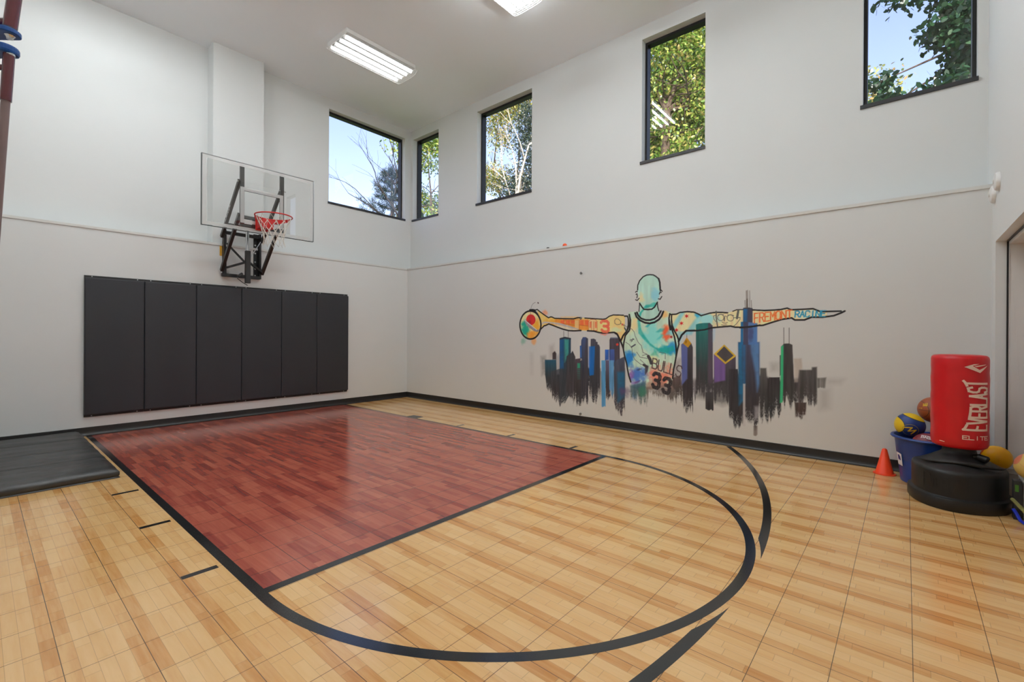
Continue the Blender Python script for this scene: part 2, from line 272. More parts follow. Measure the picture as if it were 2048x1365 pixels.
MURAL=[
('B',1,(54,56,64),(50,50,54),1,18,410,150,0.55,((3623,696),(3984,804),(4162,856),(4624,838),(4626,391),(4165,315),(3802,312))),
('B',1,(62,66,86),(58,56,60),1,14,451,120,0.55,((4630,798),(5012,858),(5015,331),(4643,393))),
('B',1,(62,58,62),(56,54,56),1,24,562,130,0.55,((5655,695),(5991,784),(6381,810),(6495,818),(6497,455),(5679,410))),
('B',1,(60,57,60),(56,52,54),1,16,509,130,0.55,((6606,799),(6720,878),(6932,822),(7111,868),(7269,879),(7270,595),(6950,405),(6617,328))),
('P',1,(120,120,122),0.22,40,((3316,1032),(3381,1034),(3376,681),(3326,678))),
('P',1,(70,72,75),0.5,30,((3531,982),(3635,997),(3651,720),(3554,669))),
('P',1,(110,100,95),0.3,30,((3703,1154),(3797,1189),(3812,948),(3704,944))),
('B',1,(62,52,55),(58,55,60),1,8,839,20,0.55,((3764,1040),(3811,1074),(3841,1037),(3841,939),(3765,936))),
('B',1,(28,74,96),(48,50,54),1,8,350,90,0.55,((3615,930),(3841,939),(3869,340),(3803,301),(3666,410),(3623,696))),
('B',1,(50,55,62),(58,55,60),1,6,230,110,0.55,((3732,747),(3906,800),(3968,198),(3883,222),(3762,330))),
('P',1,(120,125,135),0.5,20,((3838,1015),(3901,1039),(3903,713),(3853,710))),
('S',1,(50,50,52),6.5,((3976,1386),(3977,1291))),
('S',1,(50,50,52),6.4,((4060,1386),(4060,1292))),
('B',1,(30,62,88),(56,60,66),1,3,233,100,0.55,((3899,1256),(3903,1278),(4000,1298),(4109,1280),(4116,449),(3968,209),(3905,202))),
('P',1,(24,82,132),0.85,10,((3903,1256),(3983,1266),(3984,804),(3906,800))),
('P',1,(60,150,140),0.8,16,((3989,1261),(4071,1262),(4070,1055),(4034,957),(3996,902))),
('P',1,(42,44,54),0.9,3,((3899,1276),(4000,1300),(4111,1280),(4111,1258),(4000,1273),(3899,1251))),
('B',1,(56,56,62),(58,55,60),1,4,396,70,0.55,((4034,1000),(4110,1045),(4141,1089),(4192,995),(4208,351),(4025,334))),
('B',1,(72,56,66),(52,50,52),1,5,272,120,0.55,((4192,963),(4346,990),(4350,281),(4153,218))),
('P',1,(40,160,120),0.75,8,((4226,901),(4346,909),(4347,834),(4227,822))),
('P',1,(45,140,115),0.6,5,((4227,806),(4347,817),(4347,803),(4227,793))),
('P',1,(45,140,115),0.54,5,((4227,779),(4340,789),(4340,776),(4227,765))),
('P',1,(45,140,115),0.48,5,((4227,752),(4332,762),(4333,748),(4227,738))),
('P',1,(45,140,115),0.42,5,((4227,724),(4325,734),(4325,721),(4227,710))),
('P',1,(45,140,115),0.36,5,((4227,697),(4318,707),(4318,693),(4228,683))),
('P',1,(45,140,115),0.3,5,((4228,669),(4311,679),(4311,665),(4228,656))),
('B',1,(56,72,112),(54,52,58),1,3,311,90,0.55,((4271,1166),(4291,1170),(4295,1250),(4322,1297),(4370,1298),(4410,1275),(4424,299),(4289,275))),
('P',1,(58,56,66),0.8,10,((4380,1293),(4411,1275),(4420,682),(4360,678),(4357,1095))),
('P',1,(50,96,160),0.9,5,((4269,1164),(4303,1169),(4304,989),(4275,987))),
('B',1,(62,64,78),(52,52,58),1,3,323,150,0.55,((4458,1271),(4511,1277),(4546,1261),(4548,1233),(4575,1227),(4575,1192),(4598,1187),(4614,1152),(4621,299),(4528,320),(4433,373))),
('P',1,(14,98,178),0.9,8,((4426,1159),(4529,1165),(4527,1069),(4514,740),(4443,725),(4424,889))),
('B',1,(30,92,176),(40,80,150),1,3,954,10,0.55,((4696,1119),(4758,1121),(4759,960),(4697,958))),
('B',1,(66,60,70),(62,56,66),1,3,770,20,0.55,((4768,1261),(4782,1294),(4906,1295),(4930,1262),(4936,776),(4770,966))),
('S',1,(96,108,130),9.9,((4785,1288),(4906,1289))),
('W',1,(225,70,55),0.9,0,4890,1195,24,21),
('B',1,(62,88,156),(60,80,140),1,4,927,10,0.55,((4763,1124),(4846,1128),(4853,939),(4765,935))),
('B',1,(66,74,92),(58,54,62),1,6,242,120,0.55,((4842,939),(4875,970),(5011,1034),(5016,194),(4896,180),(4845,373))),
('P',1,(20,98,140),0.75,20,((4892,803),(5013,819),(5015,468),(4900,368))),
('W',1,(84,60,96),0.7,0,4975,523,64,107),
('B',1,(84,146,188),(78,140,186),1,4,285,14,0.55,((4638,960),(4708,965),(4712,284),(4646,277))),
('B',1,(84,76,106),(60,54,58),1,4,353,70,0.55,((4708,963),(4767,966),(4797,328),(4718,320))),
('B',1,(92,146,190),(88,140,182),1,4,448,60,0.55,((4764,965),(4840,971),(4845,432),(4770,445))),
('P',1,(120,110,108),0.55,30,((5654,994),(5803,1033),(5811,598),(5679,520))),
('B',1,(96,78,76),(66,60,58),1,14,448,130,0.55,((5621,759),(5804,815),(5845,286),(5657,363))),
('B',1,(64,60,66),(50,46,50),1,3,334,110,0.55,((5802,1212),(5824,1229),(5931,1231),(5950,1180),(5957,305),(5834,285))),
('P',1,(86,98,158),0.9,8,((5802,1209),(5824,1227),(5883,1198),(5883,777),(5810,685))),
('P',1,(176,130,28),1,3,((5872,1308),(5931,1231),(5889,1174),(5824,1227))),
('W',1,(120,85,20),0.7,0,5862,1251,21,27),
('S',1,(90,86,88),5.4,((5873,1381),(5873,1306))),
('P',1,(168,168,176),0.6,8,((5953,1060),(5987,1061),(5990,549),(5956,546))),
('B',1,(30,108,104),(56,54,58),1,3,580,90,0.72,((5985,1516),(6039,1530),(6162,1530),(6189,1486),(6199,527),(5993,507))),
('P',1,(74,64,78),0.9,6,((6134,1518),(6162,1528),(6189,1488),(6196,735),(6138,731))),
('B',1,(58,56,60),(48,46,48),1,3,401,6,0.55,((6108,623),(6203,631),(6206,400),(6109,397))),
('P',1,(140,190,225),0.5,16,((6192,1444),(6222,1454),(6213,1298),(6195,1256))),
('B',1,(78,68,84),(54,52,56),1,4,540,90,0.55,((6207,1100),(6340,992),(6458,1086),(6463,472),(6210,497))),
('P',1,(112,86,150),0.9,10,((6207,1098),(6340,986),(6341,787),(6212,747))),
('P',1,(196,164,54),1,2,((6326,1224),(6462,1088),(6340,984),(6206,1104))),
('P',1,(66,62,66),1,3,((6325,1201),(6433,1091),(6342,1010),(6238,1105))),
('P',1,(60,58,62),0.75,40,((5992,720),(6476,756),(6477,554),(6306,476),(6106,539),(6003,550))),
('B',1,(48,44,50),(46,44,48),1,3,250,110,0.55,((6379,925),(6481,933),(6534,459),(6535,199),(6470,180),(6384,320))),
('B',1,(64,64,88),(50,46,50),1,3,271,120,0.7,((6483,1254),(6713,1258),(6716,675),(6702,222),(6498,194))),
('P',1,(22,104,152),0.9,14,((6483,1252),(6530,1255),(6544,561),(6496,496),(6488,757))),
('P',1,(40,100,150),0.8,10,((6535,1255),(6565,1256),(6567,743),(6540,740))),
('P',1,(184,182,184),0.9,6,((6540,760),(6565,762),(6568,263),(6540,260))),
('P',1,(80,122,172),0.9,16,((6617,1250),(6713,1256),(6715,773),(6691,673),(6668,908),(6626,1134))),
('P',1,(164,164,170),0.7,14,((6659,508),(6736,519),(6734,423),(6666,326))),
('B',1,(84,72,72),(110,98,96),0.8,6,162,10,0.55,((6655,275),(6698,281),(6698,161),(6655,155))),
('B',1,(84,82,80),(54,52,54),1,8,383,120,0.55,((6720,957),(6787,961),(6802,724),(6806,370),(6723,315))),
('P',1,(110,108,106),0.4,26,((6824,1026),(6922,1034),(6922,934),(6831,920))),
('B',1,(46,43,48),(50,50,52),1,4,333,120,0.55,((6814,854),(6923,863),(6941,491),(6881,274),(6739,308))),
('P',1,(60,58,58),1,3,((6920,1111),(6934,1116),(6935,892),(6921,873))),
('P',1,(172,162,152),0.8,10,((7057,1079),(7131,1084),(7143,962),(7112,817),(7062,814))),
('B',1,(76,73,73),(66,63,63),1,8,562,110,0.55,((7111,955),(7226,964),(7230,992),(7277,998),(7279,562),(7149,515),(7076,541))),
('B',1,(104,102,100),(112,110,108),1,8,766,10,0.55,((7276,877),(7360,888),(7350,767),(7278,746))),
('P',1,(130,128,126),0.35,34,((7359,876),(7520,883),(7487,828),(7366,811))),
('P',1,(110,106,106),0.3,40,((7290,763),(7401,772),(7395,558),(7299,523))),
('B',1,(70,60,58),(66,52,50),1,6,401,60,0.55,((7069,591),(7182,603),(7173,416),(7121,367),(7077,412))),
('B',1,(58,55,55),(54,52,52),1,3,542,80,0.55,((6933,1209),(6961,1244),(7013,1248),(7045,1233),(7056,985),(7070,574),(6949,510))),
('P',1,(48,170,116),0.95,4,((6932,1209),(6958,1232),(6957,823),(6953,580),(6924,568),(6929,909))),
('S',1,(48,46,46),5.2,((6960,1423),(6961,1244))),
('S',1,(70,68,66),4.3,((7012,1422),(7013,1245))),
('W',3,(40,165,140),0.5,0,3163,1230,69,80),
('W',3,(240,150,50),0.7,0,3400,1233,67,61),
('P',3,(224,208,158),1,3,((3534,1486),(3531,1451),(3524,1416),(3511,1383),(3494,1353),(3472,1326),(3447,1303),(3418,1284),(3387,1270),(3354,1261),(3320,1258),(3286,1261),(3252,1269),(3219,1282),(3189,1301),(3162,1325),(3139,1352),(3121,1384),(3107,1417),(3098,1453),(3095,1490),(3098,1526),(3106,1562),(3119,1595),(3137,1626),(3160,1654),(3187,1677),(3217,1695),(3249,1708),(3283,1715),(3317,1717),(3351,1713),(3384,1704),(3416,1690),(3445,1670),(3470,1646),(3492,1619),(3510,1588),(3523,1556),(3531,1521))),
('M','ball',((3534,1486),(3531,1451),(3524,1416),(3511,1383),(3494,1353),(3472,1326),(3447,1303),(3418,1284),(3387,1270),(3354,1261),(3320,1258),(3286,1261),(3252,1269),(3219,1282),(3189,1301),(3162,1325),(3139,1352),(3121,1384),(3107,1417),(3098,1453),(3095,1490),(3098,1526),(3106,1562),(3119,1595),(3137,1626),(3160,1654),(3187,1677),(3217,1695),(3249,1708),(3283,1715),(3317,1717),(3351,1713),(3384,1704),(3416,1690),(3445,1670),(3470,1646),(3492,1619),(3510,1588),(3523,1556),(3531,1521))),
('W',3,(20,155,135),0.95,'ball',3185,1409,125,151),
('W',3,(240,160,50),0.95,'ball',3432,1487,109,148),
('W',3,(242,140,40),0.9,'ball',3367,1320,121,79),
('P',3,(198,44,44),1,4,((3424,1572),(3423,1559),(3419,1546),(3414,1533),(3406,1521),(3396,1511),(3385,1502),(3372,1495),(3358,1490),(3344,1487),(3329,1486),(3313,1487),(3299,1490),(3285,1496),(3271,1503),(3260,1512),(3250,1523),(3242,1535),(3236,1548),(3232,1562),(3231,1576),(3232,1590),(3235,1603),(3241,1616),(3249,1628),(3259,1638),(3271,1647),(3283,1654),(3298,1659),(3312,1662),(3327,1662),(3342,1661),(3357,1657),(3371,1652),(3384,1644),(3395,1635),(3405,1624),(3413,1612),(3419,1600),(3422,1586))),
('W',3,(150,30,50),0.6,'ball',3298,1532,56,35),
('P',3,(138,136,142),1,4,((3178,1585),(3321,1501),(3457,1410),(3487,1408),(3520,1442),(3531,1408),(3466,1373),(3399,1386),(3276,1453),(3207,1524))),
('S',3,(210,208,205),8.8,((3189,1576),(3321,1488),(3449,1408))),
('S',3,(80,76,78),5.3,((3322,1744),(3341,1800),(3374,1839),(3419,1856))),
('S',3,(70,40,50),15.7,((3471,1848),(3480,1841))),
('S',3,(90,60,60),4.4,((3322,1699),(3322,1660))),
('P',2,(228,196,130),1,3,((3458,1726),(3518,1698),(3599,1649),(3684,1600),(3753,1610),(3804,1589),(4154,1574),(4293,1592),(4537,1568),(4705,1565),(4766,1602),(4826,1618),(5008,1610),(5010,1223),(4950,1230),(4920,1291),(4882,1351),(4844,1368),(4672,1357),(4511,1386),(4289,1396),(4068,1394),(3867,1445),(3690,1501),(3600,1472),(3541,1425),(3530,1564),(3486,1634))),
('M','larm',((3458,1726),(3518,1698),(3599,1649),(3684,1600),(3753,1610),(3804,1589),(4154,1574),(4293,1592),(4537,1568),(4705,1565),(4766,1602),(4826,1618),(5008,1610),(5010,1223),(4950,1230),(4920,1291),(4882,1351),(4844,1368),(4672,1357),(4511,1386),(4289,1396),(4068,1394),(3867,1445),(3690,1501),(3600,1472),(3541,1425),(3530,1564),(3486,1634))),
('P',2,(190,216,196),1,3,((5056,1611),(5070,1651),(5205,1664),(5244,1598),(5312,1541),(5379,1524),(5461,1539),(5534,1584),(5581,1661),(5648,1636),(5699,1611),(5767,1252),(5752,1138),(5733,1038),(5718,953),(5703,884),(5692,768),(5673,675),(5466,612),(5232,577),(5120,600),(5070,768),(5052,849),(5038,930),(5006,1036),(4988,1150),(4956,1224),(5036,1381))),
('M','torso',((5056,1611),(5070,1651),(5205,1664),(5244,1598),(5312,1541),(5379,1524),(5461,1539),(5534,1584),(5581,1661),(5648,1636),(5699,1611),(5767,1252),(5752,1138),(5733,1038),(5718,953),(5703,884),(5692,768),(5673,675),(5466,612),(5232,577),(5120,600),(5070,768),(5052,849),(5038,930),(5006,1036),(4988,1150),(4956,1224),(5036,1381))),
('P',2,(172,208,196),1,3,((5195,1953),(5198,2020),(5224,2079),(5275,2129),(5325,2150),(5375,2151),(5425,2138),(5495,2086),(5511,2035),(5521,1928),(5500,1830),(5482,1769),(5492,1701),(5507,1648),(5492,1584),(5428,1538),(5366,1527),(5303,1534),(5239,1571),(5207,1614),(5216,1686),(5223,1771))),
('M','neck',((5195,1953),(5198,2020),(5224,2079),(5275,2129),(5325,2150),(5375,2151),(5425,2138),(5495,2086),(5511,2035),(5521,1928),(5500,1830),(5482,1769),(5492,1701),(5507,1648),(5492,1584),(5428,1538),(5366,1527),(5303,1534),(5239,1571),(5207,1614),(5216,1686),(5223,1771))),
('P',2,(226,210,166),1,3,((5651,1608),(5738,1608),(5779,1627),(5880,1637),(5958,1628),(6013,1604),(6050,1581),(6099,1594),(6151,1609),(6230,1618),(6362,1608),(6421,1625),(6466,1643),(6534,1643),(6638,1635),(6870,1627),(6929,1631),(6992,1644),(7029,1625),(7157,1627),(7237,1630),(7306,1596),(7363,1595),(7364,1538),(7325,1535),(7223,1537),(7158,1509),(7066,1510),(7035,1535),(6940,1518),(6843,1486),(6749,1453),(6693,1450),(6648,1442),(6544,1431),(6447,1433),(6398,1446),(6256,1434),(6173,1426),(6089,1402),(5981,1391),(5868,1391),(5820,1349),(5792,1297),(5772,1246),(5740,1302),(5682,1394),(5663,1509))),
('M','rarm',((5651,1608),(5738,1608),(5779,1627),(5880,1637),(5958,1628),(6013,1604),(6050,1581),(6099,1594),(6151,1609),(6230,1618),(6362,1608),(6421,1625),(6466,1643),(6534,1643),(6638,1635),(6870,1627),(6929,1631),(6992,1644),(7029,1625),(7157,1627),(7237,1630),(7306,1596),(7363,1595),(7364,1538),(7325,1535),(7223,1537),(7158,1509),(7066,1510),(7035,1535),(6940,1518),(6843,1486),(6749,1453),(6693,1450),(6648,1442),(6544,1431),(6447,1433),(6398,1446),(6256,1434),(6173,1426),(6089,1402),(5981,1391),(5868,1391),(5820,1349),(5792,1297),(5772,1246),(5740,1302),(5682,1394),(5663,1509))),
('W',2,(240,130,60),0.7,0,3615,1679,64,51),
('P',2,(238,180,90),0.7,12,((3917,1615),(4241,1608),(4241,1581),(3917,1583))),
('W',2,(240,165,50),0.9,'larm',3763,1526,264,101),
('W',2,(232,190,110),0.8,'larm',3530,1607,107,95),
('P',2,(214,136,52),0.9,10,((3825,1574),(4419,1562),(4420,1402),(4242,1406),(3968,1482),(3784,1543))),
('P',2,(222,96,60),0.8,5,((3917,1559),(3989,1556),(3990,1494),(3917,1507))),
('P',2,(222,96,60),0.8,5,((4017,1558),(4088,1555),(4089,1493),(4018,1506))),
('P',2,(222,96,60),0.8,5,((4106,1556),(4176,1554),(4176,1492),(4106,1505))),
('P',2,(222,96,60),0.8,5,((4269,1554),(4337,1551),(4338,1470),(4270,1483))),
('P',2,(222,96,60),0.8,5,((4354,1552),(4421,1550),(4421,1470),(4354,1482))),
('P',2,(234,190,130),0.9,4,((4179,1553),(4255,1552),(4256,1406),(4179,1439))),
('P',2,(234,196,140),1,4,((4420,1394),(4421,1534),(4455,1561),(4528,1560),(4564,1532),(4565,1394))),
('P',2,(226,110,76),0.85,4,((4433,1529),(4464,1529),(4464,1434),(4433,1434))),
('P',2,(226,110,76),0.85,4,((4528,1528),(4559,1528),(4559,1433),(4529,1433))),
('S',2,(176,74,40),4,((4420,1394),(4421,1534),(4455,1561),(4528,1560),(4564,1532),(4565,1394),(4420,1394))),
('S',2,(176,74,40),4,((4469,1529),(4470,1394))),
('S',2,(176,74,40),4,((4506,1528),(4507,1394))),
('S',2,(176,74,40),4.1,((4255,1552),(4256,1406))),
('S',2,(176,74,40),4.1,((3967,1553),(4174,1545))),
('S',2,(176,74,40),4.1,((3948,1507),(4174,1476))),
('S',2,(176,74,40),4,((4256,1479),(4415,1462))),
('P',2,(178,172,172),1,5,((3552,1520),(3595,1541),(3701,1535),(3887,1516),(4067,1473),(4251,1418),(4242,1405),(4067,1440),(3867,1489),(3701,1512),(3595,1511),(3557,1486))),
('P',2,(206,200,182),1,8,((3784,1496),(4067,1440),(4242,1406),(4068,1397),(3918,1432))),
('W',2,(230,110,90),0.7,0,4672,1351,78,28),
('W',2,(200,218,180),0.8,'larm',4886,1405,100,45),
('W',2,(226,206,150),0.9,'torso',5150,1446,112,162),
('W',2,(128,212,206),0.95,'torso',5397,1302,210,237),
('W',2,(228,106,60),0.95,'torso',5598,1397,71,131),
('W',2,(226,180,110),0.9,'torso',5574,1583,71,77),
('W',2,(26,120,200),0.95,'torso',5082,1022,105,138),
('W',2,(24,158,162),0.95,'torso',5592,1133,148,69),
('W',2,(40,140,196),0.9,'torso',5686,1167,62,92),
('W',2,(64,110,190),0.95,'torso',5188,767,145,177),
('W',2,(140,90,170),0.8,'torso',5101,786,61,97),
('W',2,(140,110,180),0.7,'torso',5154,668,95,48),
('W',2,(216,128,108),0.95,'torso',5562,775,188,178),
('W',2,(214,214,160),0.7,'torso',5415,1002,98,71),
('W',2,(150,120,108),0.7,'torso',5466,643,207,86),
('W',2,(190,222,200),0.8,'torso',5150,1341,78,97),
('P',2,(26,160,154),0.85,10,((5197,1543),(5235,1534),(5253,1406),(5313,1310),(5380,1223),(5463,1161),(5584,1149),(5694,1198),(5717,1137),(5624,1103),(5496,1123),(5381,1191),(5288,1277),(5211,1357))),
('P',2,(40,170,170),0.8,10,((5462,1374),(5518,1421),(5590,1420),(5559,1381),(5494,1370))),
('P',2,(60,185,185),0.7,12,((5471,1272),(5535,1342),(5567,1335),(5511,1280))),
('P',2,(40,170,175),0.8,8,((5304,1445),(5346,1477),(5387,1480),(5346,1437))),
('P',2,(70,180,150),0.6,12,((5381,1057),(5455,1130),(5512,1038),(5464,1059))),
('P',2,(220,80,50),0.7,14,((5555,1397),(5598,1443),(5634,1412),(5662,1305),(5599,1258),(5575,1304))),
('P',2,(54,50,60),0.9,8,((5307,934),(5361,913),(5349,841),(5312,791))),
('P',2,(40,44,80),0.7,6,((5183,848),(5231,878),(5265,868),(5214,841))),
('P',2,(90,50,110),0.6,8,((5154,676),(5240,714),(5232,689),(5171,661))),
('P',2,(60,60,80),0.6,16,((5119,616),(5232,633),(5291,702),(5300,598),(5198,541),(5120,518))),
('W',2,(44,110,170),0.8,0,5155,513,60,97),
('W',2,(60,110,96),0.75,0,5258,531,76,96),
('W',2,(90,70,110),0.6,0,5040,520,80,98),
('B',2,(150,120,112),(96,88,84),0.85,12,467,110,0.5,((5317,624),(5673,690),(5767,545),(5627,440),(5352,412))),
('B',2,(52,92,118),(66,84,84),0.85,14,414,120,0.6,((5089,630),(5316,695),(5339,363),(5216,333),(5103,370))),
('W',2,(50,120,96),0.7,0,5275,548,59,112),
('W',2,(214,204,160),0.85,'neck',5251,1842,70,120),
('W',2,(128,192,206),0.9,'neck',5439,1868,79,153),
('W',2,(170,206,192),0.8,'neck',5351,2069,160,95),
('P',2,(22,160,150),0.9,10,((5277,1696),(5315,1743),(5377,1747),(5421,1774),(5464,1767),(5440,1709),(5378,1711),(5328,1701))),
('P',2,(30,165,150),0.85,8,((5214,1571),(5226,1638),(5277,1690),(5290,1672),(5258,1637),(5233,1559))),
('P',2,(110,190,206),0.75,14,((5796,1638),(5850,1628),(5681,1337),(5588,1336))),
('P',2,(110,190,206),0.75,14,((6029,1610),(6093,1600),(5935,1338),(5831,1337))),
('W',2,(30,160,210),0.8,'rarm',6002,1599,43,44),
('W',2,(150,212,216),0.95,'rarm',6125,1536,100,76),
('W',2,(176,212,206),0.7,'rarm',6251,1528,56,64),
('W',2,(206,214,196),0.8,'rarm',7183,1564,128,64),
('W',2,(236,206,150),0.7,'rarm',6788,1549,162,86),
('P',2,(110,190,216),0.7,14,((5740,1383),(5854,1383),(5786,1280),(5752,1280))),
('P',2,(150,205,225),0.6,10,((5767,1252),(5808,1336),(5831,1314),(5786,1230))),
('P',1,(30,106,104),1,3,((5987,1470),(6024,1482),(6088,1488),(6155,1489),(6189,1453),(6189,1383),(5988,1383))),
('P',1,(72,64,78),1,3,((6135,1481),(6155,1489),(6189,1453),(6189,1383),(6134,1383))),
('P',1,(62,60,78),1,3,((6536,1656),(6589,1664),(6638,1653),(6639,1476),(6537,1477))),
('P',1,(20,92,146),0.95,10,((6538,1653),(6583,1654),(6578,1496),(6540,1496))),
('P',1,(24,100,150),1,3,((6511,1495),(6538,1498),(6540,1224),(6509,1223))),
('P',1,(62,62,86),1,3,((6537,1490),(6596,1496),(6597,1225),(6539,1224))),
('P',1,(74,112,168),1,6,((6593,1492),(6690,1477),(6690,1227),(6594,1225))),
('W',1,(64,70,110),0.8,0,6614,1363,34,101),
('P',1,(48,48,62),0.9,3,((6538,1664),(6589,1667),(6638,1656),(6638,1645),(6538,1648))),
('S',1,(96,86,80),7.6,((6571,1863),(6574,1661))),
('S',1,(96,86,80),3.2,((6583,1870),(6587,1661))),
('S',1,(96,86,80),3.2,((6605,1863),(6609,1660))),
('S',1,(96,86,80),3.2,((6555,1751),(6558,1662))),
('S',1,(96,86,80),3.2,((6624,1748),(6627,1659))),
('P',1,(90,80,74),0.9,4,((6570,1769),(6584,1769),(6589,1661),(6567,1661))),
('S',2,(24,22,24),14.5,((3302,1740),(3364,1741),(3419,1730),(3458,1739),(3518,1698),(3599,1649),(3684,1600),(3726,1613),(3753,1610),(3804,1589),(3967,1580),(4154,1574),(4222,1589),(4293,1592))),
('S',2,(24,22,24),13.2,((4354,1583),(4537,1568),(4662,1560),(4705,1565),(4766,1602),(4826,1618),(4919,1614),(4985,1610))),
('S',2,(24,22,24),16.8,((3541,1425),(3600,1472),(3627,1476),(3690,1501),(3764,1479),(3867,1445),(3968,1415),(4068,1394),(4165,1390),(4289,1396))),
('S',2,(24,22,24),17,((4401,1391),(4511,1386),(4592,1366),(4672,1357),(4759,1363),(4844,1368),(4882,1351),(4920,1291),(4950,1230),(4979,1170),(4988,1125))),
('S',2,(24,22,24),15.8,((3302,1737),(3353,1734),(3419,1710),(3464,1669),(3486,1634))),
('S',3,(24,22,24),21.2,((3535,1486),(3532,1450),(3525,1416),(3512,1383),(3495,1352),(3473,1325),(3448,1301),(3419,1282),(3388,1268),(3354,1260),(3320,1256),(3285,1259),(3251,1267),(3219,1281),(3189,1300),(3162,1323),(3138,1351),(3119,1383),(3106,1417),(3097,1453),(3094,1490),(3096,1527),(3105,1562),(3118,1596),(3137,1627),(3159,1655),(3186,1678),(3216,1697),(3249,1710),(3282,1717),(3317,1719),(3351,1715),(3385,1706),(3416,1691),(3445,1672),(3471,1648),(3493,1620),(3511,1589),(3524,1556),(3532,1521),(3535,1486))),
('S',2,(24,22,24),13.1,((5195,1953),(5198,2020),(5224,2079),(5275,2129),(5325,2150),(5375,2151),(5419,2144),(5456,2121),(5495,2086))),
('S',2,(24,22,24),17.6,((5495,2086),(5511,2035),(5517,1952),(5521,1928))),
('S',2,(24,22,24),14.3,((5226,1770),(5258,1721),(5287,1685),(5347,1679),(5403,1683),(5440,1709),(5479,1772))),
('S',2,(24,22,24),9.7,((5226,1764),(5217,1653))),
('S',2,(24,22,24),10.6,((5479,1769),(5485,1707),(5501,1657))),
('S',2,(24,22,24),10.9,((5166,1925),(5179,1936),(5192,1932))),
('S',2,(24,22,24),10.9,((5173,1894),(5186,1902),(5193,1875),(5186,1845))),
('S',2,(24,22,24),10.9,((5167,1821),(5190,1808),(5219,1837))),
('S',2,(24,22,24),10.5,((5524,1940),(5545,1915))),
('S',2,(24,22,24),10.5,((5506,1882),(5518,1908),(5533,1899))),
('S',2,(24,22,24),10.5,((5494,1818),(5518,1811),(5539,1846))),
('S',2,(24,22,24),17.9,((5188,1645),(5207,1602),(5252,1559),(5316,1537),(5379,1536),(5440,1552),(5492,1589),(5528,1653))),
('S',2,(24,22,24),19,((5162,1636),(5181,1584),(5233,1535),(5304,1501),(5373,1491),(5441,1505),(5502,1542),(5538,1588),(5561,1646))),
('S',2,(24,22,24),8.7,((4853,1616),(4976,1610))),
('S',2,(24,22,24),16,((5003,1597),(5047,1596),(5060,1556),(5061,1476),(5044,1406))),
('S',2,(24,22,24),17.2,((5073,1617),(5087,1555),(5090,1476),(5078,1405))),
('S',2,(24,22,24),15,((5650,1615),(5639,1557),(5642,1471),(5657,1404))),
('S',2,(24,22,24),13.8,((5674,1597),(5671,1528),(5681,1441),(5692,1404))),
('S',2,(24,22,24),11.4,((5668,1604),(5732,1607),(5784,1629),(5874,1635),(5974,1624))),
('S',2,(24,22,24),18.1,((5061,1545),(5066,1463),(5040,1390),(4982,1324),(4946,1249))),
('S',2,(24,22,24),16.4,((5092,1545),(5090,1463),(5071,1390),(5014,1324),(4992,1216),(4985,1134),(5006,1036),(5038,930),(5052,849),(5070,768),(5101,680))),
('S',2,(24,22,24),19.9,((4854,1360),(4891,1340),(4923,1282),(4956,1216),(4983,1150))),
('S',2,(24,22,24),15.3,((5641,1536),(5653,1466),(5689,1381),(5712,1313),(5731,1214),(5739,1107),(5733,1038))),
('S',2,(24,22,24),15.3,((5672,1535),(5680,1466),(5708,1397),(5747,1328),(5766,1275),(5771,1214),(5752,1138),(5733,1038),(5718,953),(5703,884),(5692,768))),
('S',2,(24,22,24),18.1,((5767,1252),(5808,1336),(5864,1391),(5975,1393))),
('S',2,(24,22,24),13.3,((5651,1605),(5738,1608),(5779,1627),(5880,1637),(5958,1628),(6013,1604),(6050,1581),(6099,1594),(6151,1609),(6230,1618),(6306,1614),(6362,1608))),
('S',2,(24,22,24),9.5,((6421,1625),(6466,1643),(6534,1643))),
('S',2,(24,22,24),15,((5868,1391),(5981,1391),(6089,1402),(6173,1426),(6256,1434),(6398,1446),(6447,1433),(6544,1431),(6648,1442),(6717,1454))),
('S',2,(24,22,24),13.1,((6638,1635),(6760,1625),(6870,1627),(6929,1631),(6992,1644),(7029,1625),(7157,1627),(7237,1630),(7306,1596),(7363,1596),(7486,1596))),
('S',2,(24,22,24),14.4,((6502,1426),(6607,1435),(6693,1450),(6749,1453),(6843,1486),(6940,1518),(7035,1533),(7066,1510),(7158,1509),(7223,1537),(7325,1535),(7425,1550),(7486,1577),(7518,1596))),
('S',2,(70,74,72),4.3,((6321,1551),(6320,1542),(6316,1533),(6311,1525),(6303,1519),(6294,1515),(6284,1514),(6274,1516),(6265,1520),(6257,1526),(6251,1534),(6247,1543),(6246,1553),(6247,1563),(6251,1572),(6257,1579),(6265,1585),(6274,1589),(6284,1590),(6293,1588),(6302,1584),(6310,1578),(6316,1570),(6320,1561),(6321,1551))),
('S',2,(70,74,72),4.2,((6431,1544),(6430,1534),(6426,1525),(6421,1518),(6413,1512),(6404,1508),(6395,1507),(6385,1509),(6376,1513),(6369,1519),(6363,1526),(6359,1536),(6358,1545),(6359,1555),(6363,1564),(6368,1571),(6376,1577),(6385,1581),(6394,1582),(6404,1580),(6413,1576),(6420,1570),(6426,1562),(6430,1553),(6431,1544))),
('S',2,(84,86,80),3.7,((6322,1562),(6337,1570),(6357,1559))),
('S',2,(84,86,80),3.2,((6429,1547),(6505,1548))),
('S',2,(84,86,80),8.6,((6327,1554),(6325,1511))),
('S',2,(84,86,80),4.3,((6297,1501),(6315,1487),(6342,1481),(6362,1492))),
('S',2,(84,86,80),3.8,((6289,1463),(6317,1458),(6353,1463))),
('S',2,(84,86,80),7.5,((6255,1585),(6286,1592),(6314,1584))),
('S',2,(84,86,80),6.4,((6362,1580),(6397,1584),(6432,1573))),
